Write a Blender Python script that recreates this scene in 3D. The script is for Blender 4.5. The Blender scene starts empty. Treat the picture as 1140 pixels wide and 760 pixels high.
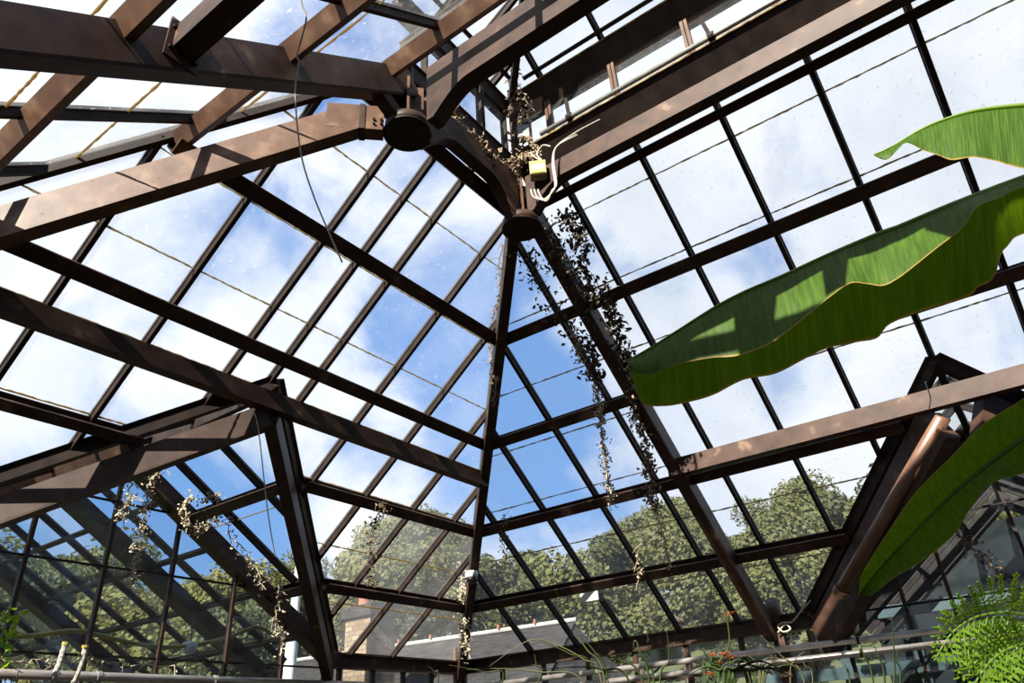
import bpy, bmesh, math, random
from math import sin, cos, pi, radians, hypot, atan2
from mathutils import Vector, Matrix, noise
random.seed(7)
C = bpy.context.scene.collection
SC = bpy.context.scene
ZO = 1.6                                   # eye height; the measuring below is relative to the eye
# ------------------------------------------------------------------ camera
F = 805.13
RT = Vector((0.5884, -0.8065, -0.0575)); UPV = Vector((-0.3655, -0.3288, 0.8708)); FW = Vector((0.7212, 0.4914, 0.4882))
cam = bpy.data.cameras.new('camera'); co = bpy.data.objects.new('camera', cam); C.objects.link(co)
M = Matrix((RT, UPV, -FW)).transposed().to_4x4(); M.translation = (0, 0, ZO); co.matrix_world = M
cam.sensor_width = 36; cam.lens = F/1140*36; cam.clip_start = .05; cam.clip_end = 500
SC.camera = co
def ray(x, y): return RT*((x-570)/F) + UPV*((380-y)/F) + FW
def at(x, y, d): return ray(x, y)*d        # d = depth along the view axis
def px(P):
    P = Vector(P); c = (P.dot(RT), P.dot(UPV), P.dot(FW))
    if c[2] < .05: return None
    return (570+F*c[0]/c[2], 380-F*c[1]/c[2])
# ------------------------------------------------------------------ roof geometry (measured)
T = .7637; PX, PY, PZ = 4.4937, 3.2291, 3.0591
AX = 2.90                                  # axis of lantern and left wing
HY = 2.23; X2 = HY+PX-PY; X1 = 2*AX-X2     # the two hubs
SE = 2.80                                  # eave
S = [-.745, -.035, .68, 1.396, 2.13]
EZ = PZ-T*SE; EX = PX+SE; EY = PY+SE; TX = 2*AX-EX
def zR(x): return PZ-T*(x-PX)
def zL(y): return PZ-T*(y-PY)
def zT(x): return zR(2*AX-x)
def R_(x, y, d=0): return Vector((x, y, zR(x)-d))
def L_(x, y, d=0): return Vector((x, y, zL(y)-d))
def T_(x, y, d=0): return Vector((x, y, zT(x)-d))
NR = Vector((T, 0, 1)).normalized(); NL = Vector((0, T, 1)).normalized(); NT = Vector((-T, 0, 1)).normalized()
def hit(x, y, n, c):
    r = ray(x, y); return r*(c/Vector(n).dot(r))
def onR(x, y, d=0): return hit(x, y, (T, 0, 1), PZ+T*PX-d)
def onL(x, y, d=0): return hit(x, y, (0, T, 1), PZ+T*PY-d)
def onT(x, y, d=0): return hit(x, y, (-T, 0, 1), PZ+T*PX-2*T*AX-d)
def onX(x, y, v): return hit(x, y, (1, 0, 0), v)
def onY(x, y, v): return hit(x, y, (0, 1, 0), v)
# wings:   left wing runs along +Y, right wing along +X
LW = dict(z=2.42, c=2.88, t=.62, a=4.06); RW = dict(z=2.25, c=.145, t=.7637, a=5.55)
ORD = 'first second third fourth fifth sixth seventh eighth ninth tenth eleventh twelfth thirteenth fourteenth fifteenth sixteenth seventeenth eighteenth'.split()
# ------------------------------------------------------------------ materials
def nt(name):
    m = bpy.data.materials.new(name); m.use_nodes = True; n = m.node_tree; n.nodes.clear(); return m, n
def N(n, t, **k):
    o = n.nodes.new(t)
    for a, v in k.items():
        if a.startswith('i_'):
            key = a[2:]; key = int(key) if key.isdigit() else key.replace('_', ' ')
            o.inputs[key].default_value = v
        else: setattr(o, a, v)
    return o
def ramp(n, fac, stops):
    r = N(n, 'ShaderNodeValToRGB'); e = r.color_ramp.elements
    while len(e) < len(stops): e.new(.5)
    for q, (p, c) in zip(e, stops): q.position = p; q.color = (*c, 1)
    n.links.new(fac, r.inputs[0]); return r.outputs[0]
FULL = ('brown_painted_steel', 'dark_brown_bar', 'rust_brown_steel', 'brown_pipe')
def pm(name, stops, rough=.6, scale=6, metal=0, bump=.0, spec=.5, detail=6, coord='Object', stretch=None):
    if name not in FULL: stops = [(p, tuple(q*.68 for q in c)) for p, c in stops]   # sunlit things measured under a weaker sun
    m, n = nt(name); out = N(n, 'ShaderNodeOutputMaterial'); b = N(n, 'ShaderNodeBsdfPrincipled')
    tc = N(n, 'ShaderNodeTexCoord'); src = tc.outputs[coord]
    if stretch:
        mp = N(n, 'ShaderNodeMapping'); mp.inputs['Scale'].default_value = stretch; n.links.new(src, mp.inputs[0]); src = mp.outputs[0]
    no = N(n, 'ShaderNodeTexNoise', i_Scale=scale, i_Detail=detail); n.links.new(src, no.inputs['Vector'])
    n.links.new(ramp(n, no.outputs[0], stops), b.inputs['Base Color'])
    b.inputs['Roughness'].default_value = rough; b.inputs['Metallic'].default_value = metal; b.inputs['Specular IOR Level'].default_value = spec
    if bump:
        bp = N(n, 'ShaderNodeBump', i_Strength=bump, i_Distance=.01); n.links.new(no.outputs[0], bp.inputs['Height']); n.links.new(bp.outputs[0], b.inputs['Normal'])
    n.links.new(b.outputs[0], out.inputs[0]); return m
STEEL = pm('brown_painted_steel', [(.30, (.022, .0115, .0078)), (.5, (.040, .0215, .0148)), (.63, (.051, .0285, .020)), (.74, (.13, .082, .055))], .5, 7, 0, .15, .16, 9)
DARK = pm('dark_brown_bar', [(.35, (.013, .008, .0065)), (.65, (.027, .017, .013))], .55, 9, 0, .1, .14)
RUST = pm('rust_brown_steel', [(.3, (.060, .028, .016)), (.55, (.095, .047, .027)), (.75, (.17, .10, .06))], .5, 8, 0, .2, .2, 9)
PIPEB = pm('brown_pipe', [(.3, (.085, .042, .026)), (.7, (.13, .068, .042))], .4, 8, 0, .1, .4)
SILVER = pm('worn_pipe_steel', [(.3, (.34, .29, .25)), (.7, (.52, .47, .42))], .3, 9, .45, .05, .8)
GALV = pm('grey_conduit', [(.3, (.26, .25, .22)), (.7, (.40, .39, .35))], .5, 9, .3)
SEAM0 = pm('mossy_seam', [(.3, (.16, .11, .045)), (.7, (.30, .23, .11))], .9, 30)
SEAMY0 = pm('ochre_seam', [(.3, (.36, .20, .04)), (.7, (.55, .36, .10))], .9, 30)
YELLOW = pm('yellow_box', [(.3, (.52, .40, .10)), (.7, (.62, .50, .18))], .5, 20)
YLAB = pm('yellow_label', [(.3, (.75, .52, .02)), (.7, (.80, .58, .03))], .5, 20)
PALE = pm('pale_label', [(.3, (.62, .62, .55)), (.7, (.7, .7, .62))], .6, 20)
WHITE = pm('white_plastic', [(.3, (.72, .70, .66)), (.7, (.82, .81, .78))], .4, 20)
GREYBOX = pm('grey_box', [(.3, (.20, .22, .21)), (.7, (.30, .32, .30))], .5, 20)
CABLE = pm('cream_cable', [(.3, (.32, .29, .23)), (.7, (.44, .41, .34))], .5, 20)
BLACK = pm('black_lens', [(.3, (.01, .01, .012)), (.7, (.02, .02, .022))], .15, 20)
HOSE = pm('yellow_hose', [(.3, (.34, .25, .03)), (.7, (.48, .37, .06))], .5, 10)
TWINE = pm('twine', [(.3, (.42, .36, .28)), (.7, (.60, .54, .44))], .9, 50)
DRY = pm('dried_leaf', [(.25, (.12, .075, .04)), (.5, (.24, .16, .09)), (.75, (.42, .32, .20))], .85, 25)
DRYP = pm('pale_dried_leaf', [(.25, (.34, .25, .15)), (.5, (.55, .43, .28)), (.75, (.72, .62, .46))], .85, 25)
DRYD = pm('dark_dried_leaf', [(.25, (.055, .038, .024)), (.5, (.10, .07, .045)), (.75, (.20, .15, .09))], .9, 25)
ORANGE = pm('orange_flower', [(.3, (.75, .14, .02)), (.7, (.85, .24, .03))], .6, 40)
BRICK = None
SLATE = pm('slate', [(.3, (.022, .021, .022)), (.7, (.055, .05, .047))], .9, 3, 0, .3, .1, 8, 'Object', (1, 1, 9))
RIDGE = pm('pale_ridge_lead', [(.3, (.32, .30, .28)), (.7, (.45, .43, .40))], .6, 4)
TERRA = pm('terracotta', [(.3, (.22, .075, .04)), (.7, (.32, .12, .07))], .8, 9)
DARKB = pm('dark_brick_wall', [(.3, (.05, .03, .022)), (.7, (.10, .06, .045))], .95, 5, 0, .4)
TEALW = pm('dim_interior_tone', [(.3, (.010, .013, .013)), (.7, (.022, .026, .026))], .95, 2, 0, 0, .1)  # dimness of the interior beyond the wing, put into the wall colour
STRIP = pm('lit_ochre_edge', [(.35, (.05, .028, .016)), (.5, (.20, .13, .05)), (.7, (.42, .30, .12))], .8, 11, 0, .2, .2)  # ochre edge with its thin sunlit line painted into the colour
SOIL = pm('soil_floor', [(.3, (.02, .015, .010)), (.7, (.05, .037, .026))], .95, 5, 0, .4)
GRASSY = pm('hillside_grass', [(.3, (.05, .065, .02)), (.7, (.10, .11, .04))], .95, .4, 0, .4)
RENDERW = pm('pale_render', [(.3, (.13, .12, .105)), (.7, (.2, .185, .16))], .9, 3)
TRUNK = pm('bark', [(.3, (.07, .05, .035)), (.7, (.15, .11, .08))], .95, 8, 0, .4)
TEAL = pm('teal_painted_steel', [(.3, (.02, .045, .05)), (.7, (.035, .07, .075))], .5, 6)
def leafmat(name, c0, c1, tr, rough=.45, scale=3., w=.5):
    c0, c1, tr = (tuple(q*.66 for q in c) for c in (c0, c1, tr))
    m, n = nt(name); out = N(n, 'ShaderNodeOutputMaterial'); b = N(n, 'ShaderNodeBsdfPrincipled'); t = N(n, 'ShaderNodeBsdfTranslucent'); mx = N(n, 'ShaderNodeMixShader')
    tc = N(n, 'ShaderNodeTexCoord'); no = N(n, 'ShaderNodeTexNoise', i_Scale=scale, i_Detail=4.); n.links.new(tc.outputs['Object'], no.inputs['Vector'])
    n.links.new(ramp(n, no.outputs[0], [(.3, c0), (.7, c1)]), b.inputs['Base Color']); b.inputs['Roughness'].default_value = rough
    n.links.new(ramp(n, no.outputs[0], [(.3, tr), (.7, tuple(min(1, q*1.3) for q in tr))]), t.inputs[0]); mx.inputs[0].default_value = w
    n.links.new(b.outputs[0], mx.inputs[1]); n.links.new(t.outputs[0], mx.inputs[2]); n.links.new(mx.outputs[0], out.inputs[0]); return m
FERN = leafmat('fern_green', (.13, .26, .014), (.21, .36, .03), (.30, .50, .016), .5, 6)
BLADE = leafmat('blade_green', (.05, .09, .02), (.11, .16, .05), (.08, .13, .02), .45, 5, .3)
BLADEP = leafmat('straw_blade', (.17, .17, .07), (.27, .25, .12), (.17, .16, .05), .5, 5, .3)
TREEM = [leafmat('tree_leaf_%d' % i, a, b, c, .7, .8, .3) for i, (a, b, c) in enumerate([((.075, .088, .018), (.16, .16, .04), (.12, .135, .018)), ((.17, .155, .022), (.27, .23, .045), (.20, .17, .018)), ((.06, .072, .02), (.13, .135, .04), (.09, .105, .018))])]
SEAM = leafmat('seam_moss', (.30, .23, .12), (.44, .37, .22), (.70, .62, .42), .9, 30, .65)
SEAMY = leafmat('seam_ochre', (.36, .24, .08), (.52, .38, .14), (.62, .46, .17), .9, 30)
def bananamat():
    m, n = nt('banana_leaf'); out = N(n, 'ShaderNodeOutputMaterial'); b = N(n, 'ShaderNodeBsdfPrincipled'); t = N(n, 'ShaderNodeBsdfTranslucent'); mx = N(n, 'ShaderNodeMixShader')
    uv = N(n, 'ShaderNodeTexCoord'); sp = N(n, 'ShaderNodeSeparateXYZ'); n.links.new(uv.outputs['UV'], sp.inputs[0])
    mp = N(n, 'ShaderNodeMapping'); mp.inputs['Scale'].default_value = (1, .012, 1); n.links.new(uv.outputs['UV'], mp.inputs[0])
    no = N(n, 'ShaderNodeTexNoise', i_Scale=150., i_Detail=3.); n.links.new(mp.outputs[0], no.inputs['Vector'])
    n2 = N(n, 'ShaderNodeTexNoise', i_Scale=9., i_Detail=5.); n.links.new(uv.outputs['UV'], n2.inputs['Vector'])
    base = ramp(n, no.outputs[0], [(.3, (.028, .066, .004)), (.5, (.042, .092, .006)), (.7, (.068, .128, .013))])
    tra = ramp(n, no.outputs[0], [(.3, (.05, .10, .001)), (.5, (.065, .125, .002)), (.7, (.09, .155, .004))])
    # brown, nibbled margin (v -> 1)
    ad = N(n, 'ShaderNodeMath', operation='MULTIPLY_ADD', i_1=.05, i_2=-.025); n.links.new(n2.outputs[0], ad.inputs[0])
    a2 = N(n, 'ShaderNodeMath', operation='ADD'); n.links.new(sp.outputs[1], a2.inputs[0]); n.links.new(ad.outputs[0], a2.inputs[1])
    edge = ramp(n, a2.outputs[0], [(.965, (0, 0, 0)), (.985, (1, 1, 1))])
    for src, dst, c in ((base, b.inputs['Base Color'], (.30, .19, .05, 1)), (tra, t.inputs[0], (.20, .13, .02, 1))):
        mc = N(n, 'ShaderNodeMix', data_type='RGBA'); n.links.new(edge, mc.inputs[0]); n.links.new(src, mc.inputs[6]); mc.inputs[7].default_value = c; n.links.new(mc.outputs[2], dst)
    b.inputs['Roughness'].default_value = .5; b.inputs['Specular IOR Level'].default_value = .25
    bp = N(n, 'ShaderNodeBump', i_Strength=.35, i_Distance=.01); n.links.new(no.outputs[0], bp.inputs['Height']); n.links.new(bp.outputs[0], b.inputs['Normal'])
    mx.inputs[0].default_value = .5
    n.links.new(b.outputs[0], mx.inputs[1]); n.links.new(t.outputs[0], mx.inputs[2]); n.links.new(mx.outputs[0], out.inputs[0]); return m
BANANA = bananamat()
RIB = leafmat('banana_midrib', (.22, .36, .06), (.30, .44, .10), (.34, .52, .05), .4, 6, .5)
def glassmat(name, lo, hi, tint=(.95, .97, .98)):
    m, n = nt(name); out = N(n, 'ShaderNodeOutputMaterial')
    tc = N(n, 'ShaderNodeTexCoord'); ge = N(n, 'ShaderNodeNewGeometry')
    no = N(n, 'ShaderNodeTexNoise', i_Scale=1.6, i_Detail=8., i_Roughness=.62); n.links.new(ge.outputs['Position'], no.inputs['Vector'])
    sp = N(n, 'ShaderNodeTexNoise', i_Scale=38., i_Detail=2.); n.links.new(ge.outputs['Position'], sp.inputs['Vector'])
    f1 = N(n, 'ShaderNodeMapRange', i_1=.38, i_2=.72, i_3=lo, i_4=hi); n.links.new(no.outputs[0], f1.inputs[0])
    f2 = N(n, 'ShaderNodeMapRange', i_1=.66, i_2=.74, i_3=0., i_4=.14); n.links.new(sp.outputs[0], f2.inputs[0])
    fa = N(n, 'ShaderNodeMath', operation='ADD', use_clamp=True); n.links.new(f1.outputs[0], fa.inputs[0]); n.links.new(f2.outputs[0], fa.inputs[1])
    tr = N(n, 'ShaderNodeBsdfTransparent'); tr.inputs[0].default_value = (*tint, 1)
    df = N(n, 'ShaderNodeBsdfDiffuse'); df.inputs[0].default_value = (.62, .62, .60, 1)
    tl = N(n, 'ShaderNodeBsdfTranslucent'); tl.inputs[0].default_value = (.80, .81, .82, 1)
    d2 = N(n, 'ShaderNodeMixShader'); d2.inputs[0].default_value = .6; n.links.new(df.outputs[0], d2.inputs[1]); n.links.new(tl.outputs[0], d2.inputs[2])
    mx = N(n, 'ShaderNodeMixShader'); n.links.new(fa.outputs[0], mx.inputs[0]); n.links.new(tr.outputs[0], mx.inputs[1]); n.links.new(d2.outputs[0], mx.inputs[2])
    gl = N(n, 'ShaderNodeBsdfGlossy', i_Roughness=.05); lw = N(n, 'ShaderNodeLayerWeight', i_Blend=.5); fr = N(n, 'ShaderNodeMapRange', i_1=.55, i_2=1., i_3=.02, i_4=.35); n.links.new(lw.outputs['Facing'], fr.inputs[0])
    m2 = N(n, 'ShaderNodeMixShader'); n.links.new(fr.outputs[0], m2.inputs[0]); n.links.new(mx.outputs[0], m2.inputs[1]); n.links.new(gl.outputs[0], m2.inputs[2])
    n.links.new(m2.outputs[0], out.inputs[0]); return m
GLASS = glassmat('dirty_glass', .035, .12)
GLASSH = glassmat('hazy_glass', .03, .08)
GLASSC = glassmat('clean_glass', .008, .035, (.90, .94, .96))
GLASSD = glassmat('grimy_glass', .015, .08)
# ------------------------------------------------------------------ mesh builder
class MB:
    def __init__(s): s.v = []; s.f = []; s.uv = None; s.sm = False
    def add(s, vs, fs):
        o = len(s.v); s.v += [Vector(q) for q in vs]; s.f += [tuple(i+o for i in f) for f in fs]; return s
    def prism(s, prof, p0, p1, up, prof1=None):
        p0 = Vector(p0); p1 = Vector(p1); a = (p1-p0).normalized(); up = Vector(up)
        sd = a.cross(up).normalized(); u = sd.cross(a).normalized(); n = len(prof)
        vs = [p0+sd*x+u*y for x, y in prof]+[p1+sd*x+u*y for x, y in (prof1 or prof)]
        s.add(vs, [tuple(range(n))[::-1], tuple(range(n, 2*n))]+[(i, (i+1) % n, (i+1) % n+n, i+n) for i in range(n)]); return s
    def bar(s, p0, p1, w, h, up=(0, 0, 1), top=0):         # rectangular bar, its top face 'top' below the line
        return s.prism([(-w/2, -top-h), (w/2, -top-h), (w/2, -top), (-w/2, -top)], p0, p1, up)
    def box(s, lo, hi):
        x0, y0, z0 = lo; x1, y1, z1 = hi
        return s.add([(x, y, z) for z in (z0, z1) for x, y in ((x0, y0), (x1, y0), (x1, y1), (x0, y1))], [(3, 2, 1, 0), (4, 5, 6, 7), (0, 1, 5, 4), (1, 2, 6, 5), (2, 3, 7, 6), (3, 0, 4, 7)])
    def obox(s, c, ax, ay, az):                              # oriented box: centre and three half vectors
        c = Vector(c); ax, ay, az = Vector(ax), Vector(ay), Vector(az)
        return s.add([c+ax*i+ay*j+az*k for k in (-1, 1) for i, j in ((-1, -1), (1, -1), (1, 1), (-1, 1))], [(3, 2, 1, 0), (4, 5, 6, 7), (0, 1, 5, 4), (1, 2, 6, 5), (2, 3, 7, 6), (3, 0, 4, 7)])
    def tube(s, pts, r, n=8, cap=True):
        pts = [Vector(q) for q in pts]; rs = r if isinstance(r, (list, tuple)) else [r]*len(pts); o = len(s.v); u = None
        for i, q in enumerate(pts):
            a = (pts[min(i+1, len(pts)-1)]-pts[max(i-1, 0)]).normalized()
            if u is None: u = a.orthogonal().normalized()
            u = (u-a*u.dot(a)).normalized() if (u-a*u.dot(a)).length > 1e-6 else a.orthogonal().normalized()
            w = a.cross(u)
            s.v += [q+(u*cos(2*pi*k/n)+w*sin(2*pi*k/n))*rs[i] for k in range(n)]
        for i in range(len(pts)-1):
            for k in range(n): s.f.append((o+i*n+k, o+i*n+(k+1) % n, o+(i+1)*n+(k+1) % n, o+(i+1)*n+k))
        if cap: s.f.append(tuple(o+k for k in range(n))[::-1]); e = o+(len(pts)-1)*n; s.f.append(tuple(e+k for k in range(n)))
        return s
    def lathe(s, c, prof, n=32):                             # prof: (radius, z) round a vertical axis
        return s.tubez(c, prof, n)
    def tubez(s, c, prof, n):
        c = Vector(c); o = len(s.v)
        for r, z in prof: s.v += [c+Vector((r*cos(2*pi*k/n), r*sin(2*pi*k/n), z)) for k in range(n)]
        for i in range(len(prof)-1):
            for k in range(n): s.f.append((o+i*n+k, o+i*n+(k+1) % n, o+(i+1)*n+(k+1) % n, o+(i+1)*n+k))
        s.f.append(tuple(o+k for k in range(n))[::-1]); e = o+(len(prof)-1)*n; s.f.append(tuple(e+k for k in range(n))); return s
    def slab(s, poly, n, th):                                # polygon thickened along -n
        poly = [Vector(q) for q in poly]; k = len(poly); d = Vector(n)*th
        return s.add(poly+[q-d for q in poly], [tuple(range(k)), tuple(range(k, 2*k))[::-1]]+[(i, i+k, (i+1) % k+k, (i+1) % k) for i in range(k)])
    def build(s, name, mat, parent=None, smooth=False, loc=None, fix=True):
        vs = s.v
        if loc is None:
            lo = [min(q[i] for q in vs) for i in range(3)]; hi = [max(q[i] for q in vs) for i in range(3)]
            loc = Vector(((lo[0]+hi[0])/2, (lo[1]+hi[1])/2, lo[2]))
        me = bpy.data.meshes.new(name); me.from_pydata([tuple(q-loc) for q in vs], [], s.f); me.update()
        if fix:
            bm = bmesh.new(); bm.from_mesh(me); bmesh.ops.recalc_face_normals(bm, faces=bm.faces); bm.to_mesh(me); bm.free()
        me.materials.append(mat)
        if smooth: me.polygons.foreach_set('use_smooth', [True]*len(me.polygons)); 
        o = bpy.data.objects.new(name, me); C.objects.link(o)
        w = loc+Vector((0, 0, ZO))
        if parent: o.parent = parent; o.location = w-parent['_w'] if '_w' in parent else w
        else: o.location = w
        WORLD[o] = w
        if parent: o.location = w-WORLD[parent]
        return o
WORLD = {}
def tag(o, label, cat, group=None, kind=None):
    o['label'] = label; o['category'] = cat
    if group: o['group'] = group
    if kind: o['kind'] = kind
    return o
def struct(o, label, cat): return tag(o, label, cat, None, 'structure')
def thing(name, loc, label, cat, group=None):
    o = bpy.data.objects.new(name, None); C.objects.link(o); o.empty_display_size = .1
    WORLD[o] = Vector(loc)+Vector((0, 0, ZO)); o.location = WORLD[o]; return tag(o, label, cat, group)
def seen(pts, m=60):
    q = [px(p) for p in pts]; q = [a for a in q if a]
    if not q: return False
    return min(a[0] for a in q) < 1140+m and max(a[0] for a in q) > -m and min(a[1] for a in q) < 760+m and max(a[1] for a in q) > -m
def clip(poly, fn):                                          # keep fn(p) >= 0, plan-linear
    out = []
    for i, a in enumerate(poly):
        b = poly[(i+1) % len(poly)]; fa, fb = fn(a), fn(b)
        if fa >= 0: out.append(a)
        if (fa >= 0) != (fb >= 0):
            k = fa/(fa-fb); out.append(tuple(a[j]+(b[j]-a[j])*k for j in range(2)))
    return out
def area(p): return abs(sum(p[i][0]*p[(i+1) % len(p)][1]-p[(i+1) % len(p)][0]*p[i][1] for i in range(len(p))))/2
# ------------------------------------------------------------------ bars
TB = [(-.007, -.05), (.007, -.05), (.007, -.012), (.017, -.012), (.017, .012), (-.017, .012), (-.017, -.012), (-.007, -.012)]
TB = [(-.014, -.048), (.014, -.048), (.017, -.010), (.023, -.007), (.023, .014), (-.023, .014), (-.023, -.007), (-.017, -.010)]
YB = [PY-b for b in (-1.7435, -1.135, -.533, .065, .682, 1.274, 1.875, 2.474, 3.074, 3.661, 4.26, 4.86)]
for i, y in enumerate(YB):
    x0 = max(X2+.08, y+PX-PY); x1 = EX
    if abs(y-RW['c']) < EX-RW['a']: x1 = min(EX, RW['a']+abs(y-RW['c']))
    a, b = R_(x0, y, -.01), R_(x1, y, -.01)
    if seen([a.lerp(b, q/8) for q in range(9)]):
        tag(MB().prism(TB, a, b, NR).build('glazing_bar', DARK), 'slim dark glazing bar on right roof slope, %s along from the low corner hip' % ORD[i], 'glazing bar', 'glazing bars of the right roof slope')
XB = [PX-b for b in (-1.623, -1.0232, -.43, .1762, .763, 1.3354, 1.6495, 1.9669, 2.5509, 3.1442, 3.74)]
def lwcut(x): return LW['a']+abs(x-LW['c'])*LW['t']/T      # valley of the left wing on the L slope
for i, x in enumerate(XB):
    y0 = max(HY+.06, x-PX+PY, HY+(X1-x) if x < X1 else 0); y1 = EY
    if abs(x-LW['c']) < (EY-LW['a'])*T/LW['t']: y1 = min(EY, lwcut(x))
    a, b = L_(x, y0, -.01), L_(x, y1, -.01)
    if seen([a.lerp(b, q/8) for q in range(9)]):
        tag(MB().prism(TB, a, b, NL).build('glazing_bar', DARK), 'slim dark glazing bar on left roof slope, %s leftward from the corner hip' % ORD[i], 'glazing bar', 'glazing bars of the left roof slope')
YT = [2.96, 1.79, 1.20, .60, 3.55]
for i, y in enumerate(sorted(YT)):
    x1 = X1-.1 if y < HY else X1-(y-HY); x0 = TX+.2
    a, b = T_(x1, y, -.01), T_(x0, y, -.01)
    if seen([a.lerp(b, q/8) for q in range(9)]):
        tag(MB().prism(TB, a, b, NT).build('glazing_bar', DARK), 'slim dark glazing bar on the upper left roof slope, %s from the top edge' % ORD[i], 'glazing bar', 'glazing bars of the upper left roof slope')
# ------------------------------------------------------------------ panes
RLAP = [-.86, -.585, -.105, .37, .813, 1.294, 1.755, 2.3, SE]
LLAP = [-.90, -.445, .015, .45, .91, 1.38, 1.842, 2.319, SE]
def hipf(p): return p[0]-p[1]-(PX-PY)
def pane(slope, i, j, polys, zf, n, mat, seam, where, seams):
    vis = [q for q in polys if area(q) > .004]
    if not vis: return
    P3 = [[Vector((a, b, zf(a, b)+.008)) for a, b in q] for q in vis]
    if not seen([v for q in P3 for v in q]): return
    m = MB()
    for q in P3: m.slab(q, n, .004)
    o = tag(m.build('glass_pane', mat), 'grimy glass pane on %s, %s bay from the %s, %s row down' % (slope, ORD[i], where, ORD[j]), 'glass pane', 'glass panes of the '+slope)
    for a, b in seams:                                       # the overlap with the pane below
        a = Vector((*a, zf(*a)+.001)); b = Vector((*b, zf(*b)+.001))
        if (a-b).length > .05:
            k = max(2, int((a-b).length/.03)); pts = [a.lerp(b, q/k)+n.cross((b-a).normalized())*random.uniform(-.0018, .0018) for q in range(k+1)]
            MB().tube(pts, [random.uniform(.004, .0085) for _ in pts], 5).build('lap_seam', seam, o)
ys = [PY+2.75]+YB
for i in range(len(ys)-1):
    ya, yb = ys[i]-.004, ys[i+1]+.004
    for j in range(len(RLAP)-1):
        xa, xb = PX+RLAP[j], PX+RLAP[j+1]-.004
        poly = clip([(xa, yb), (xb, yb), (xb, ya), (xa, ya)], hipf)
        c, a = RW['c'], RW['a']
        if len(poly) < 3: continue
        ps = [clip(poly, lambda p: a-p[0]), clip(clip(poly, lambda p: p[0]-a), lambda p: (p[1]-c)-(p[0]-a)), clip(clip(poly, lambda p: p[0]-a), lambda p: (c-p[1])-(p[0]-a))]
        ps = [q for q in ps if len(q) > 2]
        # seam along the pane's lower edge
        s0, s1 = yb, min(ya, xb-(PX-PY)); sg = []
        if j < len(RLAP)-2 and s1 > s0:
            if xb < a: sg = [((xb, s0), (xb, s1))]
            else:
                if s1 > c+(xb-a): sg.append(((xb, max(s0, c+xb-a)), (xb, s1)))
                if s0 < c-(xb-a): sg.append(((xb, s0), (xb, min(s1, c-(xb-a)))))
        pane('right slope', i, j, ps, lambda x, y: zR(x), NR, GLASSH if j > 4 else GLASS, SEAM, 'low corner hip', sg)
xs = [PX+2.75]+XB
tl = T/LW['t']
for i in range(len(xs)-1):
    xa, xb = xs[i+1]+.004, xs[i]-.004
    for j in range(len(LLAP)-1):
        ya, yb = PY+LLAP[j], PY+LLAP[j+1]-.004
        poly = clip([(xa, ya), (xb, ya), (xb, yb), (xa, yb)], lambda p: -hipf(p))
        poly = clip(poly, lambda p: p[1]-HY-(X1-p[0])) if len(poly) > 2 else []
        if len(poly) < 3: continue
        c, a = LW['c'], LW['a']
        ps = [clip(poly, lambda p: a-p[1]), clip(clip(poly, lambda p: p[1]-a), lambda p: (p[0]-c)-(p[1]-a)*tl), clip(clip(poly, lambda p: p[1]-a), lambda p: (c-p[0])-(p[1]-a)*tl)]
        ps = [q for q in ps if len(q) > 2]
        s0, s1 = max(xa, X1-(yb-HY)), min(xb, yb+(PX-PY)); sg = []
        if j < len(LLAP)-2 and s1 > s0:
            if yb < a: sg = [((s0, yb), (s1, yb))]
            else:
                w = (yb-a)*tl
                if s1 > c+w: sg.append(((max(s0, c+w), yb), (s1, yb)))
                if s0 < c-w: sg.append(((s0, yb), (min(s1, c-w), yb)))
        pane('left slope', i, j, ps, lambda x, y: zL(y), NL, GLASSH if j > 5 else GLASS, SEAMY if j > 3 else SEAM, 'corner hip', sg)
TL = [-.95, -.30, .255, .72, 1.20, 1.68, 2.2]
yt = [3.55+.6, 3.55, 2.96, 2.38, 1.79, 1.20, .60, 0]
for i in range(len(yt)-1):
    ya, yb = yt[i]-.004, yt[i+1]+.004
    for j in range(len(TL)-1):
        xa, xb = 2*AX-PX-TL[j], 2*AX-PX-TL[j+1]+.004
        poly = clip([(xb, yb), (xa, yb), (xa, ya), (xb, ya)], lambda p: (X1-p[0])-(p[1]-HY))
        if len(poly) < 3: continue
        s0, s1 = yb, min(ya, HY+X1-xb)
        pane('upper left slope', i, j, [poly], lambda x, y: zT(x), NT, GLASSD, SEAMY, 'far hip', [((xb, s0), (xb, s1))] if s1 > s0 else [])
# ------------------------------------------------------------------ purlins (angle with web, lip and inner flange)
def purlin(p0, p1, up, inner, label, group, h=.13, w=.10, mat=STEEL):
    p0, p1 = Vector(p0), Vector(p1); a = (p1-p0).normalized(); sg = 1 if a.cross(Vector(up)).dot(Vector(inner)) > 0 else -1
    pr = [(0, -h), (w, -h), (w, -h+.016), (.012, -h+.020), (.012, -.012), (w*.6, -.010), (w*.6, 0), (0, 0)]
    pr = [(x*sg-.02*sg, y) for x, y in pr]
    return tag(MB().prism(pr if sg > 0 else pr[::-1], p0, p1, up).build('purlin', mat), label, 'purlin', group)
lev = ['topmost', 'second', 'third', 'fourth', 'fifth']
dp = .013
for k, s in enumerate(S):
    x = PX+s; y1 = x-(PX-PY)-.035; y0 = -2.2
    if k >= 3: y0 = RW['c']+(x-RW['a'])+.02
    purlin(R_(x, y0, dp), R_(x, y1, dp), NR, (-1, 0, 0), '%s brown purlin down the right roof slope, running right from the corner hip' % lev[k], 'purlins of the right roof slope', .13, .10 if k else .065)
    y = PY+s; xe = y+(PX-PY)-.035; xb = X1-(y-HY)+.05
    if k >= 3:
        xb = LW['c']+(y-LW['a'])*tl+.03
    purlin(L_(xb, y, dp), L_(xe, y, dp), NL, (0, -1, 0), '%s brown purlin down the left roof slope, running left from the corner hip' % lev[k], 'purlins of the left roof slope')
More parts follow.
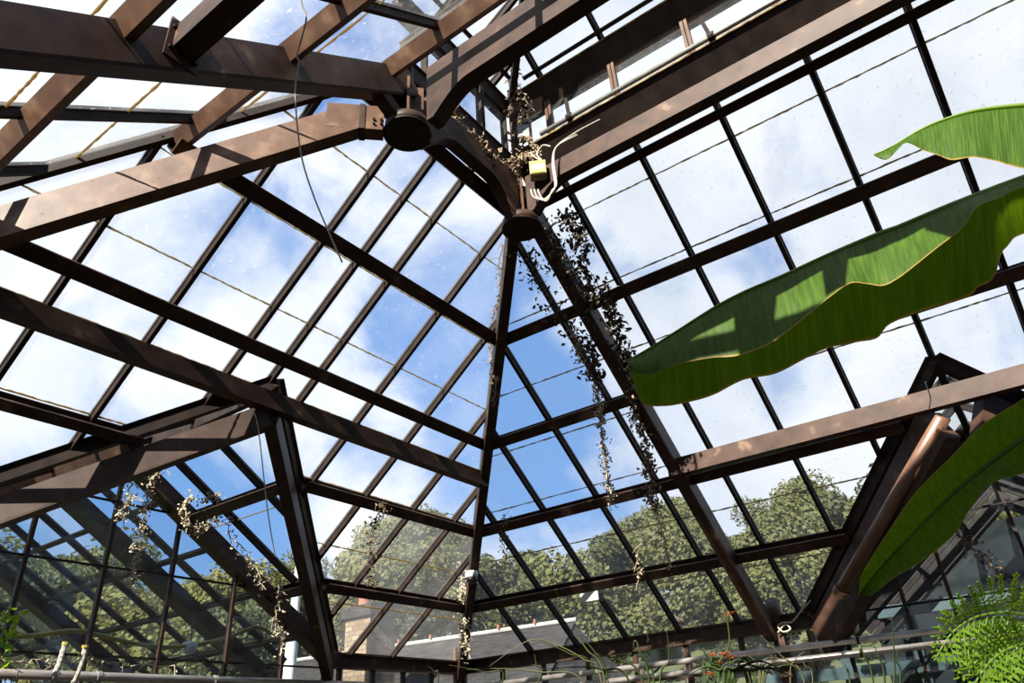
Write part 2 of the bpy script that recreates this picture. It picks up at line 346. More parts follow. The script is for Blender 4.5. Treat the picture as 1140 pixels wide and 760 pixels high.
y = PY+S[3]; purlin(L_(.2, y, dp), L_(LW['c']-(y-LW['a'])*tl+.06, y, dp), NL, (0, -1, 0), 'short heavy purlin at the left edge, ending with a bolted bracket on the valley', 'purlins of the left roof slope', .14, .075)
for k, s in enumerate((-.764, -.075, .65, 1.37)):
    x = 2*AX-PX-s; ye = HY+X1-x if k else HY+.02
    purlin(T_(x, -.6, dp), T_(x, ye-.02, dp), NT, (1, 0, 0), '%s sunlit brown purlin on the upper left roof slope' % lev[k], 'purlins of the upper left roof slope', .10, .055, RUST)
# ------------------------------------------------------------------ heavy beams
def bolts(parent, pts, n, r=.011):
    for p in pts:
        m = MB(); n = Vector(n).normalized(); m.tube([Vector(p), Vector(p)+n*.014], r, 6); m.build('bolt', DARK, parent)
def heavy(name, p0, p1, up, w, h, top, label, cat, group=None, mat=STEEL, flange=True):
    # box beam with a slightly proud bottom flange
    pr = [(-w/2, -top-h), (w/2, -top-h), (w/2, -top-h+.018), (w/2-.012, -top-h+.018), (w/2-.012, -top), (-w/2+.012, -top), (-w/2+.012, -top-h+.018), (-w/2, -top-h+.018)]
    return tag(MB().prism(pr, p0, p1, up).build(name, mat), label, cat, group)
PL = MB().prism([(-.045, -.20), (.045, -.20), (.05, -.185), (.045, -.02), (-.045, -.02), (-.05, -.185)], R_(X2+.08, HY, .085), R_(EX-.03, HY, .085), NR).build('principal_rafter', STEEL)
tag(PL, 'heavy straight rafter running down the right slope from the round hub to its eave post', 'rafter')
RA = MB().prism([(-.045, -.20), (.045, -.20), (.05, -.185), (.045, 0), (-.045, 0), (-.05, -.185)], T_(X1-.06, HY, .04), T_(TX, HY, .04), NT).build('principal_rafter', STEEL)
tag(RA, 'heavy dark rafter crossing the top left corner, out to the left from a hub', 'rafter')
hd = Vector((1, 1, -T)); hu = Vector((T, T, 2)).normalized(); h1u = Vector((-T, T, 2)).normalized()
def hipP(x, d=0): return Vector((x, x-(PX-PY), zR(x)-d))
def hip1(x, d=0): y = HY+X1-x; return Vector((x, y, zL(y)-d))
HR = MB().prism([(-.042, -.19), (.042, -.19), (.046, -.17), (.036, -.01), (-.036, -.01), (-.046, -.17)], hipP(X2+.06, .05), hipP(EX-.02, .05), hu).build('hip_rafter', STEEL)
tag(HR, 'long central corner hip rafter dropping from the middle hub to the low corner post', 'rafter')
tag(MB().prism([(-.02, -.06), (.02, -.06), (.03, 0), (.03, .02), (-.03, .02), (-.03, 0)], hipP(X2+.06, 0), hipP(EX, 0), hu).build('hip_bar', DARK), 'thin glazing hip bar above the central corner hip rafter', 'hip bar')
tag(MB().prism([(-.045, -.40), (.045, -.40), (.045, -.385), (.04, -.20), (-.04, -.20), (-.045, -.385)], hip1(X1-.33), hip1(.2), h1u, None).build('hip_rafter', RUST), 'sunlit hip rafter sloping down to the left edge from the upper hub', 'rafter')
HB = [o for o in C.objects if o.name.startswith('hip_rafter')][-1]; q0, q1 = hip1(X1-.335), hip1(X1-.10); zb = q0.z-.40*.88
MB().prism([(-.045, zb), (.045, zb), (.045, zb+.19), (-.045, zb+.19)], (q0.x, q0.y, 0), (q1.x, q1.y, 0), (0, 0, 1)).build('end_bracket', RUST, HB)
qm = q0.lerp(q1, .62); MB().prism([(-.052, zb-.004), (.052, zb-.004), (.052, zb+.194), (-.052, zb+.194)], (qm.x-.012, qm.y+.012, 0), (qm.x+.012, qm.y-.012, 0), (0, 0, 1)).build('splice_plate', STEEL, HB)
bolts(HB, [Vector((qm.x+dx-.032, qm.y-dx-.032, zb+dz)) for dx in (.05, .08) for dz in (.04, .075)], (-1, -1, 0), .008)
tag(MB().prism([(-.02, -.05), (.02, -.05), (.03, 0), (.03, .02), (-.03, .02), (-.03, 0)], hip1(X1-.05, 0), hip1(.2, 0), h1u).build('hip_bar', DARK), 'dark glazing hip bar above the sunlit upper left hip rafter', 'hip bar')
# trimmers under the wing ridges
def trimmer(p0, p1, w, h, label):
    o = tag(MB().prism([(-w/2, -h), (w/2, -h), (w/2, -h+.02), (w/2-.03, -h+.025), (w/2-.03, -.012), (w/2, -.01), (w/2, 0), (-w/2, 0)], p0, p1, (0, 0, 1)).build('trimmer_beam', STEEL), label, 'beam')
    return o
trimmer((5.30, 4.04, 2.29), (.4, 4.04, 2.29), .09, .13, 'long lower beam across the left slope, passing under the left wing apex')
trimmer((5.58, -1.9, 2.03), (5.58, HY+.05, 2.03), .09, .14, 'long sunlit beam across the right slope, from the heavy rafter to the right edge')
o = trimmer((.92, -.6, 2.70), (.92, HY-.06, 2.70), .10, .14, 'short rusty beam at top left, its end plate bolted to the dark rafter')
m = MB().obox((.92, HY-.052, 2.62), (.075, 0, 0), (0, .006, 0), (0, 0, .11)); m.build('end_plate', STEEL, o)
bolts(o, [(.865, HY-.058, 2.56), (.975, HY-.058, 2.56), (.865, HY-.058, 2.68)], (0, -1, 0))
# ------------------------------------------------------------------ hubs and ring beams
HZ = 3.235
def hub(x, y, label, top):
    t = thing('hub_post', (x, y, HZ), label, 'hub post', 'round hub posts of the lantern')
    MB().lathe((x, y, HZ), [(.03, -.004), (.140, -.004), (.145, 0), (.145, .008), (.138, .012), (.03, .012)], 40).build('base_disc', DARK, t)
    MB().lathe((x, y, HZ), [(.05, .012), (.137, .012), (.134, .075), (.10, .105), (.045, .125)], 32).build('collar', STEEL, t, True)
    MB().tube([(x, y, HZ+.06), (x, y, top)], .032, 14).build('post', STEEL, t)
    for k in range(4):
        a = k*pi/2+pi/4; d = Vector((cos(a), sin(a), 0)); e = Vector((-d.y, d.x, 0))
        f = MB().obox(Vector((x, y, HZ+.24))+d*.062, d*.034, e*.008, (0, 0, .16)).build('flange', RUST, t)
        for z in (.13, .34):
            bolts(f, [Vector((x, y, HZ+z))+d*.07+e*.006], e, .009)
    return t
hub(X2, HY, 'round ended hub post at the centre, where ring beams meet the corner hip', 4.62)
hub(X1, HY, 'round ended hub post at the upper left, where dark rafter and sunlit hip meet', 3.9)
def ring(p0, p1, z0, z1, w, hs, he, hz, label, mat=STEEL):
    # beam from p0 to p1 (plan), soffit haunched at the hub ends
    p0 = Vector((*p0, 0)); p1 = Vector((*p1, 0)); L = (p1-p0).length; a = (p1-p0)/L; sd = Vector((-a.y, a.x, 0))*w/2
    prof = []
    if hs: prof += [(0, z0-hz), (.05, z0-hz)]+[(.05+.26*q/6, z0-hz*(1-sin(q/6*pi/2))) for q in range(1, 7)]
    else: prof += [(0, z0)]
    if he: prof += [(L-.05-.26*(1-q/6), z0-hz*(1-sin((1-q/6)*pi/2))) for q in range(0, 6)]+[(L-.05, z0-hz), (L, z0-hz)]
    else: prof += [(L, z0)]
    prof += [(L, z1), (0, z1)]; n = len(prof)
    m = MB().add([p0+a*s+Vector((0, 0, z))+sd for s, z in prof]+[p0+a*s+Vector((0, 0, z))-sd for s, z in prof], [tuple(range(n)), tuple(range(n, 2*n))[::-1]]+[(i, i+n, (i+1) % n+n, (i+1) % n) for i in range(n)])
    return tag(m.build('ring_beam', mat), label, 'beam', 'ring beams of the lantern')
ring((X1+.12, HY), (X2-.08, HY), 3.47, 3.66, .09, True, True, .21, 'short haunched ring beam between the two round hubs')
ring((X2, HY-.09), (X2, -2.2), 3.495, 3.645, .09, True, False, .18, 'long ring beam running up right from the centre hub under the clerestory')
ring((X1, HY-.20), (X1, -2.2), 3.34, 3.62, .10, True, False, .16, 'sunlit ring beam running up right from the upper hub with a curved haunch')
# bracket from dark rafter to upper hub
tag(MB().prism([(-.04, -.035), (.04, -.035), (.04, .035), (-.04, .035)], (X1-.30, HY, 3.40), (X1-.09, HY, 3.30), (0, 0, 1)).build('knee_brace', STEEL), 'short knee brace under the dark rafter beside the upper hub', 'brace')
# ------------------------------------------------------------------ lantern: sills, clerestory panes, gutter, roof
CX, CY, CT = X2+.055, HY+.05, X1-.055
ZS0, ZS1, ZW, ZG = 3.77, 3.955, 4.39, 4.56
def lbox(p0, p1, z0, z1, w, name, label, cat, mat=DARK):
    return tag(MB().prism([(-w/2, z0), (w/2, z0), (w/2, z1-.015), (w/2+.012, z1-.012), (w/2+.012, z1), (-w/2-.012, z1), (-w/2-.012, z1-.012), (-w/2, z1-.015)], (*p0, 0), (*p1, 0), (0, 0, 1)).build(name, mat), label, cat)
def rbox(prof, name, label, cat, edge):
    m = MB(); n_ = len(prof); ya, yb = CY-.02, -2.2
    m.add([(x, ya, z) for x, z in prof]+[(x, yb, z) for x, z in prof], [tuple(range(n_)), tuple(range(n_, 2*n_))[::-1]]+[(i, i+n_, (i+1) % n_+n_, (i+1) % n_) for i in range(n_)])
    o = tag(m.build(name, DARK), label, cat); (x, z) = prof[0]
    MB().box((x-.004, yb, z-.012), (x+.006, ya-.05, z+.002)).build('edge_strip', edge, o); return o
rbox([(CX-.075, ZS1), (CX+.12, ZS1), (CX+.12, ZS0), (CX+.10, ZS0)], 'lantern_sill', 'dark sill beam under the right clerestory windows of the lantern', 'sill', STRIP)
lbox((CT+.02, CY), (CX-.04, CY), ZS0, ZS1-.03, .07, 'lantern_sill', 'dark sill beam under the left clerestory windows of the lantern', 'sill')
rbox([(CX-.085, ZG), (CX+.12, ZG), (CX+.12, ZW), (CX+.075, ZW)], 'lantern_gutter', 'deep dark gutter beam above the right clerestory windows', 'gutter beam', STRIP)
lbox((CT+.02, CY+.03), (CX-.06, CY+.03), ZW, ZG, .09, 'lantern_gutter', 'deep dark gutter beam above the left clerestory windows', 'gutter beam')
lbox((CT, CY-.06), (CT, -2.2), ZS0, ZS1, .07, 'lantern_sill', 'dark sill beam under the far clerestory above the sunlit ring beam', 'sill')
yc = [2.17, 1.96, 1.39, .80, .21, -.38, -.97]
for i in range(len(yc)-1):
    o = tag(MB().box((CX+.065, yc[i+1]+.012, ZS1-.01), (CX+.069, yc[i]-.012, ZW+.08)).build('clerestory_window', GLASS), 'right clerestory window of the lantern, %s from the corner post' % ORD[i], 'window', 'right clerestory windows')
    for q in ((yc[i]-.026, yc[i]-.004), (yc[i+1]+.004, yc[i+1]+.026)):
        MB().box((CX+.035, q[0], ZS1), (CX+.074, q[1], ZW+.05)).build('stile', RUST, o)
xc = [3.44, 3.13, 2.81, 2.50]
for i in range(len(xc)-1):
    o = tag(MB().box((xc[i+1]+.01, CY+.005, ZS1-.04), (xc[i]-.01, CY+.009, ZW+.01)).build('clerestory_window', GLASSD), 'left clerestory window of the lantern, %s from the corner post' % ORD[i], 'window', 'left clerestory windows')
    for q in ((xc[i]-.020, xc[i]-.004), (xc[i+1]+.004, xc[i+1]+.020)):
        MB().box((q[0], CY-.025, ZS1-.03), (q[1], CY+.028, ZW)).build('stile', DARK, o)
# winder shaft
ws = thing('window_winder', (CX-.085, 1.1, 3.96), 'grey window winder shaft along the right clerestory sill', 'winder shaft')
MB().tube([(CX-.085, 1.98, 3.985), (CX-.085, -1.5, 3.985)], .018, 12).build('shaft', GALV, ws, True)
for y in (1.72, .62, -.45):
    MB().prism([(-.013, -.006), (.013, -.006), (.013, .006), (-.013, .006)], (CX-.09, y, 3.955), (CX-.01, y+.05, 4.28), (1, 0, 0)).build('lever_arm', DARK, ws)
    MB().tube([(CX-.085, y-.022, 3.985), (CX-.085, y+.022, 3.985)], .032, 12).build('shaft_collar', DARK, ws)
# lantern roof, pitched to a ridge at AX
LT = .62; LZ = ZG+.01
hw = CX+.05-AX; RZ = LZ+LT*hw; ry = CY+.05-hw
nRl = Vector((LT, 0, 1)).normalized(); nLl = Vector((0, LT, 1)).normalized(); nTl = Vector((-LT, 0, 1)).normalized()
def lR(x): return LZ+LT*(CX+.05-x)
def lL(y): return LZ+LT*(CY+.05-y)
for i, y in enumerate((1.95, 1.39, .80, .21, -.38)):
    xm = max(AX, AX+hw-(CY+.05-y)) if y > ry else AX
    tag(MB().prism(TB, (CX+.05, y, LZ), (xm, y, lR(xm)), nRl).build('glazing_bar', DARK), 'dark glazing bar on the right side of the lantern roof, %s from its corner' % ORD[i], 'glazing bar', 'glazing bars of the lantern roof')
for i, x in enumerate((3.30, 2.98, 2.60)):
    ym = ry+abs(x-AX)
    tag(MB().prism(TB, (x, CY+.05, LZ), (x, ym, lL(ym)), nLl).build('glazing_bar', DARK), 'dark glazing bar on the left end of the lantern roof, %s from its corner' % ORD[i], 'glazing bar', 'glazing bars of the lantern roof')
tag(MB().bar((CX+.03, CY+.03, LZ), (AX, ry, RZ), .05, .09).build('lantern_hip', DARK), 'dark corner hip of the lantern roof above the centre hub', 'hip bar')
tag(MB().bar((2*AX-CX-.03, CY+.03, LZ), (AX, ry, RZ), .05, .09).build('lantern_hip', DARK), 'dark far hip of the lantern roof above the upper hub', 'hip bar')
tag(MB().bar((AX, ry, RZ), (AX, -2.2, RZ), .06, .10).build('lantern_ridge', DARK), 'dark ridge beam of the lantern roof', 'ridge beam')
purlin((CX-.10, 2.06, lR(CX-.10)-.03), (CX-.10, -2.2, lR(CX-.10)-.03), nRl, (1, 0, 0), 'thin purlin just inside the right lantern gutter', 'purlins of the lantern roof', .045, .03, DARK)
purlin((2.35, CY-.12, lL(CY-.12)-.03), (3.36, CY-.12, lL(CY-.12)-.03), nLl, (0, -1, 0), 'thin purlin just inside the left lantern gutter', 'purlins of the lantern roof', .045, .03, DARK)
for i, (a, b) in enumerate(((2.25, 1.95), (1.95, 1.39), (1.39, .80), (.80, .21), (.21, -.38), (-.38, -1.3))):
    p = clip([(AX, b+.004), (CX+.05, b+.004), (CX+.05, a-.004), (AX, a-.004)], lambda q: (CY+.05-q[1])-(AX+hw-q[0])*1 if False else (q[0]-AX)-(q[1]-ry))
    p = [Vector((x, y, lR(x)+.012)) for x, y in p]
    if len(p) > 2: tag(MB().slab(p, nRl, .004).build('glass_pane', GLASS), 'glass pane on the right side of the lantern roof, %s from its corner' % ORD[i], 'glass pane', 'glass panes of the lantern roof')
for i, (a, b) in enumerate(((3.60, 3.30), (3.30, 2.98), (2.98, 2.60), (2.60, 2.25))):
    p = clip([(b+.004, ry), (a-.004, ry), (a-.004, CY+.05), (b+.004, CY+.05)], lambda q: (q[1]-ry)-abs(q[0]-AX))
    p = [Vector((x, y, lL(y)+.012)) for x, y in p]
    if len(p) > 2: tag(MB().slab(p, nLl, .004).build('glass_pane', GLASS), 'glass pane on the left end of the lantern roof, %s from its corner' % ORD[i], 'glass pane', 'glass panes of the lantern roof')
for i, (a, b) in enumerate(((2.2, 1.0), (1.0, 0), (0, -1.0), (-1.0, -2.2))):
    p = clip([(2*AX-CX-.05, b+.004), (AX, b+.004), (AX, a-.004), (2*AX-CX-.05, a-.004)], lambda q: (AX-q[0])-(q[1]-ry))
    p = [Vector((x, y, LZ+LT*(x-2*AX+CX+.05)+.012)) for x, y in p]
    if len(p) > 2: tag(MB().slab(p, nTl, .004).build('glass_pane', GLASS), 'glass pane on the far side of the lantern roof, %s from its end' % ORD[i], 'glass pane', 'glass panes of the lantern roof')
# ------------------------------------------------------------------ eave beams, posts
def eave(p0, p1, label):
    o = tag(MB().prism([(-.05, -.15), (.05, -.15), (.05, -.132), (.012, -.132), (.012, -.02), (.05, -.02), (.05, 0), (-.05, 0)], p0, p1, (0, 0, 1)).build('eave_beam', STEEL), label, 'eave beam'); return o
eave((EX, EY-.06, EZ+.01), (EX, RW['c']+(EX-RW['a'])-.1, EZ+.01), 'dark eave beam at the foot of the right roof slope')
eave((LW['c']+(EY-LW['a'])*tl-.05, EY, EZ+.01), (EX-.06, EY, EZ+.01), 'dark eave beam at the foot of the left roof slope')
t = thing('corner_post', (EX, EY, -ZO), 'tall brown corner post at the foot of the central hip', 'post')
MB().box((EX-.06, EY-.06, -ZO), (EX+.06, EY+.06, EZ+.02)).build('post', STEEL, t)
MB().box((EX-.105, EY-.02, EZ-.5), (EX-.06, EY+.02, EZ+.16)).build('bracket', RUST, t)
t = thing('eave_post', (EX-.03, HY, -ZO), 'square brown post under the foot of the heavy right rafter', 'post')
MB().box((EX-.09, HY-.10, -ZO), (EX+.02, HY+.0, EZ+.13)).build('post', STEEL, t)
MB().box((EX-.10, HY-.11, EZ+.13), (EX+.03, HY+.01, EZ+.145)).build('cap_plate', STEEL, t)
# ------------------------------------------------------------------ wings
def V3L(u, v, z): return Vector((LW['c']+v, u, z))
def V3R(u, v, z): return Vector((u, RW['c']+v, z))
def wing(W, V, nm, uend, eave_u, bars_u, purl, raf_u, part_u, side_names, v0=.165, v1d=.34, vw=.045, vs=.10):
    t = W['t']; vm = (W['z']-EZ)/t; k = T/t
    for sgi, sg in enumerate((1, -1)):
        side = side_names[sgi]
        n = (V(0, sg*t, 1)-V(0, 0, 0)).normalized()
        def P(u, v, d=0): return V(u, sg*v, W['z']-t*v-d)
        # bars
        for i, u in enumerate(bars_u):
            v1 = vm if u > eave_u else min(vm, (u-W['a'])*k)
            pts = [P(u, .02, -.01), P(u, v1, -.01)]
            if seen([pts[0].lerp(pts[1], q/6) for q in range(7)]):
                tag(MB().prism(TB, pts[0], pts[1], n).build('glazing_bar', DARK), 'dark glazing bar on %s of %s, %s out from apex' % (side, nm, ORD[i]), 'glazing bar', 'glazing bars of the '+nm)
        # panes
        bb = [W['a']]+bars_u+[uend]; vv = [0, vm*.36, vm*.68, vm]
        for i in range(len(bb)-1):
            for j in range(3):
                p = clip([(bb[i]+.004, vv[j]), (bb[i+1]-.004, vv[j]), (bb[i+1]-.004, vv[j+1]-.004), (bb[i]+.004, vv[j+1]-.004)], lambda q: (q[0]-W['a'])*k-q[1])
                if len(p) > 2 and area(p) > .006:
                    p3 = [P(u, v, -.008) for u, v in p]
                    if seen(p3):
                        o = tag(MB().slab(p3, n, .004).build('glass_pane', GLASSC), 'glass pane on the %s of the %s, %s bay out, %s row' % (side, nm, ORD[i], ORD[j]), 'glass pane', 'glass panes of the '+nm)
                        q = [a for a in p if abs(a[1]-(vv[j+1]-.004)) < 1e-6]
                        if len(q) == 2 and j < 2 and bb[i] < part_u: MB().tube([P(*q[0], .0), P(*q[1], .0)], .006, 5).build('lap_seam', SEAM, o)
        # purlins: main ones up to the partition, lighter ones beyond
        for i, v in enumerate(purl):
            u0 = W['a']+v/k+.03
            if seen([P(u0, v), P(part_u, v), P(uend, v)]):
                purlin(P(u0, v, dp), P(part_u-.05, v, dp), n, V(0, -sg, 0)-V(0, 0, 0), '%s brown purlin stub on the %s of the %s' % (lev[i+1], side, nm), 'purlins of the '+nm)
        for i, v in enumerate((.47, 1.0, 1.55, 2.1)):
            if v < vm and seen([P(part_u, v), P(uend, v)], 0):
                purlin(P(part_u+.05, v, dp), P(uend, v, dp), n, V(0, -sg, 0)-V(0, 0, 0), '%s far purlin on the %s of the %s, beyond its partition' % (lev[i], side, nm), 'far purlins of the '+nm, .07, .05, DARK)
        # rafters
        for i, u in enumerate(raf_u):
            a, b = P(u, .0, .02), P(u, vm, .02)
            if seen([a.lerp(b, q/6) for q in range(7)], 0):
                w = .16 if i == 0 else .20
                tag(MB().prism([(-w/2, -.14), (w/2, -.14), (w/2, -.12), (w/2-.02, -.12), (w/2-.02, 0), (-w/2, 0)], a, b, n).build('gable_rafter', STEEL if i == 0 else DARK), ('broad dark gable rafter over the glazed partition, %s of the %s' if i == 0 else ORD[i]+' broad rafter along the %s of the %s, outside the partition') % (side, nm), 'rafter', 'gable rafters of the '+nm)
        # valley
        ve = W['a']+vm/k; a, b = P(W['a'], 0, .0), P(ve, vm, .0)
        vn = Vector((0, 0, 1))
        o = tag(MB().prism([(-vw, -v1d), (vw, -v1d), (vw, -v1d+.015), (vw-.01, -v0), (-vw+.01, -v0), (-vw, -v1d+.015)], P(W['a']+vs/k, vs), b, vn).build('valley_rafter', STEEL), 'heavy valley rafter where the %s of the %s meets the main roof' % (side, nm), 'rafter', 'valley rafters of the '+nm)
        tag(MB().prism([(-.025, -.075), (.025, -.075), (.035, -.01), (.06, .015), (-.06, .015), (-.035, -.01)], a, b, vn).build('valley_gutter', DARK), 'dark valley gutter over the %s of the %s' % (side, nm), 'valley gutter', 'valley gutters of the '+nm)
    tag(MB().bar(V(W['a']+.05, 0, W['z']+.01), V(uend, 0, W['z']+.01), .05, .12).build('ridge_beam', DARK), 'dark ridge beam of the '+nm, 'ridge beam')
wing(LW, V3L, 'left wing', 11.6, EY, [4.42, 5.02, 5.62, 6.2, 6.75, 7.35, 7.9, 8.5, 9.1, 9.7, 10.3, 10.9], [(LW['z']-zL(PY+S[3]))/LW['t'], (LW['z']-zL(PY+S[4]))/LW['t']], [5.97, 7.12, 9.35], 5.97, ('right side', 'left side'))
wing(RW, V3R, 'right wing', 10.6, EX, [6.0, 6.6, 7.2, 7.8, 8.4, 9.0, 9.6], [(RW['z']-zR(PX+S[3]))/RW['t'], (RW['z']-zR(PX+S[4]))/RW['t']], [EX, 8.6, 9.9], EX, ('near left side', 'far right side'), .13, .46, .06, .22)
# lit valley rafter of the left wing as the photo shows it, standing lower than the gutter
# round pipe down the right wing valley
t = thing('valley_pipe', tuple(onR(937, 660, .52)), 'round brown pipe sloping down the right wing valley, capped at its lower end', 'pipe')
a, b = onR(937, 658, .54), onR(1050, 464, .37)
MB().tube([a, b], .052, 20).build('tube', PIPEB, t, True)
d = (b-a).normalized(); MB().tube([a-d*.03, a+d*.03], .064, 20).build('end_cap', PIPEB, t)
# partitions
def partition(V, u, W, vs, zbars, name, label, zbot, vr, side):
    t = thing(name, tuple(V(u, 0, zbot)), label, 'glazed partition')
    def top(v): return W['z']-W['t']*abs(v)-.10
    for v in vs: MB().box(*[tuple(min(a, b) if i == 0 else max(a, b) for a, b in zip(V(u-.022, v-.014, zbot), V(u+.022, v+.014, top(v)))) for i in range(2)]).build('mullion', STEEL, t)
    for z in zbars:
        w = min(vr, (W['z']-z)/W['t']); MB().box(*[tuple(f(a, b) for a, b in zip(V(u-.010, -w, z-.008), V(u+.010, w, z+.008))) for f in (min, max)]).build('glazing_rail', DARK, t)
    q = [-vr]+sorted(vs)+[vr]
    for a, b in zip(q, q[1:]):
        if b-a < .05: continue
        p = [(a+.015, zbot), (b-.015, zbot), (b-.015, top(b))]+([(0, top(0))] if a < 0 < b else [])+[(a+.015, top(a))]
        if top(a) > zbot and top(b) > zbot:
            MB().slab([V(u, v, z) for v, z in p], V(1, 0, 0)-V(0, 0, 0), .004).build('pane', GLASSC, t)
    return t
t = partition(V3L, 6.0, LW, [-1.75, -1.16, -.58, 0, .57, 1.19, 1.78, 2.3], [1.43+.0, .78, 1.95], 'glazed_partition', 'glazed partition of tall brown mullions closing the left wing', -.2, 2.4, 1)
t2 = partition(V3R, EX+.02, RW, [-1.7, -1.2, -.55, -.05, .57, .93, 1.47], [.87, 1.55], 'glazed_partition', 'glazed partition of rusty mullions closing the right wing', -.2, 1.75, 1)
# ------------------------------------------------------------------ walls, floor (setting)
def wallset(name, p0, p1, n):
    p0, p1 = Vector(p0), Vector(p1)
    m = MB(); m.bar((p0.x, p0.y, -.55), (p1.x, p1.y, -.55), .14, ZO-.55)
    return struct(m.build(name, DARK), 'low dark wall under the glazing', 'wall')
wallset('wall_left', (5.4, EY), (EX, EY), 0); wallset('wall_right', (EX, EY), (EX, RW['c']+1.9), 0)
def glazing(name, p0, p1, n, nm):
    p0, p1 = Vector(p0), Vector(p1)
    for i in range(n):
        a, b = p0.lerp(p1, i/n), p0.lerp(p1, (i+1)/n); d = (b-a).normalized()
        nn = Vector((-d.y, d.x, 0))
        o = struct(MB().slab([a+d*.02+Vector((0, 0, -.54)), b-d*.02+Vector((0, 0, -.54)), b-d*.02+Vector((0, 0, EZ-.15)), a+d*.02+Vector((0, 0, EZ-.15))], nn, .004).build('window_%d' % (nm+i), GLASSC), 'vertical wall window pane below the eave', 'window')
        MB().bar(a+Vector((0, 0, -.55)), a+Vector((0, 0, EZ-.14)), .035, .05, d, -.025).build('frame', STEEL, o)
        MB().bar(a+Vector((0, 0, .52)), b+Vector((0, 0, .52)), .03, .03).build('rail', STEEL, o)
glazing('l', (5.4, EY, 0), (EX-.06, EY, 0), 4, 1)
glazing('r', (EX, EY-.06, 0), (EX, RW['c']+1.85, 0), 7, 5)
struct(MB().box((TX-.3, -5.2, -ZO), (TX-.05, EY, EZ)).build('wall_far', DARKB), 'unseen dark brick side wall, added behind the viewer to block skylight', 'wall')  # walls added out of view to cut low skylight on the beams
struct(MB().box((TX-.3, -5.45, -ZO), (EX+.1, -5.2, 3.6)).build('wall_back', DARKB), 'unseen dark brick end wall, added behind the viewer to block skylight', 'wall')
struct(MB().box((-4, -5, -ZO-.1), (EX+5, EY+6, -ZO)).build('floor', SOIL), 'dark soil floor of the glasshouse', 'floor')
# ------------------------------------------------------------------ pipes
for i, (z, nm) in enumerate(((.615, 'upper'), (.515, 'lower'))):
    t = thing('heating_pipe', (7.0, 2.4, z), '%s of two shiny horizontal pipes along the right wall' % nm, 'pipe', 'heating pipes along the right wall')
    MB().tube([(7.0, 5.6, z), (7.0, -.9, z)], .026, 14).build('tube', SILVER, t, True)
    for y in (3.9, 1.46, -.2): MB().tube([(7.0, y-.012, z), (7.0, y+.012, z)], .033, 14).build('clip', DARK, t)
t = thing('heating_pipe', (3.0, 5.85, .62), 'grey brown horizontal pipe along the bottom left in front of the partition', 'pipe')
MB().tube([(.8, 5.85, .622), (5.6, 5.85, .622)], .032, 14).build('tube', SILVER, t, True)
for x in (2.93, 2.62, 3.9): MB().tube([(x-.015, 5.85, .622), (x+.015, 5.85, .622)], .04, 14).build('clip', GALV, t)
# ------------------------------------------------------------------ boxes, cables, camera, hose, strings
def boxat(c, ax, ay, az, *a): return MB().obox(c, ax, ay, az)
t = thing('junction_box', (X2-.06, HY-.13, 3.44), 'yellow electrical junction box strapped to the centre hub', 'junction box')
bc = hit(599, 190, (1, 0, 0), X2-.10); 
ex, ey = Vector((.5, -.86, 0)), Vector((-.86, -.5, 0))
def jb(c, w, h, d, name, mat, par, off=(0, 0)):
    return MB().obox(c, ex*w, (0, 0, h), ey*d).build(name, mat, par)
jb(bc, .058, .060, .04, 'case', YELLOW, t); fc = bc+ey*.0415
jb(fc, .054, .056, .003, 'lid', YELLOW, t)
jb(fc+ey*.004+Vector((0, 0, .040)), .046, .012, .001, 'label', YLAB, t); jb(fc+ey*.004+Vector((0, 0, -.042)), .046, .012, .001, 'label', YLAB, t)
jb(fc+ey*.004, .040, .022, .001, 'notice', PALE, t)
for k in (-.03, 0, .03): MB().tube([bc+ex*k+Vector((0, 0, -.06)), bc+ex*k+Vector((0, 0, -.082))], .010, 8).build('gland', CABLE, t)
gb = hit(583, 149, (1, 0, 0), X2-.06)
t = thing('switch_box', tuple(gb), 'grey switch box above the yellow box on the centre hub', 'switch box')
MB().obox(gb, ex*.045, (0, 0, .062), ey*.03).build('case', GREYBOX, t); MB().obox(gb+ey*.033, ex*.043, (0, 0, .06), ey*.004).build('lid', GREYBOX, t)
def smooth(pts, n=6):
    pts = [Vector(q) for q in pts]; out = []
    for i in range(len(pts)-1):
        p0, p1, p2, p3 = pts[max(i-1, 0)], pts[i], pts[i+1], pts[min(i+2, len(pts)-1)]
        for k in range(n):
            s = k/n; out.append(.5*((2*p1)+(p2-p0)*s+(2*p0-5*p1+4*p2-p3)*s*s+(3*p1-p0-3*p2+p3)*s**3))
    return out+[pts[-1]]
cx = X2-.12
for i, off in enumerate((0, 4, 8)):
    p = [hit(591+off, 211, (1, 0, 0), cx), hit(594+off, 219, (1, 0, 0), cx), hit(605+off*.5, 222+off*.2, (1, 0, 0), cx), hit(615, 214-off*.3, (1, 0, 0), cx-.0), hit(618+off*.2, 205, (1, 0, 0), cx), hit(615+off*.2, 180, (1, 0, 0), cx), hit(620, 163, (1, 0, 0), cx+.02), hit(640+off*.4, 148+off*.3, (1, 0, 0), CX-.065)]
    if i == 0: p += [hit(668, 133, (1, 0, 0), CX-.07)]
    tag(MB().tube(smooth(p), .0065, 8).build('cable', CABLE, None, True), 'cream cable looping under the yellow box, ' + ('the one running on up to the sill', 'the middle of three', 'the innermost short loop')[i], 'cable', 'cream cables at the centre hub')
p = [hit(a, b, (1, 0, 0), cx) for a, b in ((613, 163), (604, 162), (598, 172), (603, 178), (597, 176), (590, 170))]
tag(MB().tube(smooth(p), .006, 8).build('cable', CABLE, None, True), 'loose curl of cream cable between the grey and yellow boxes', 'cable')
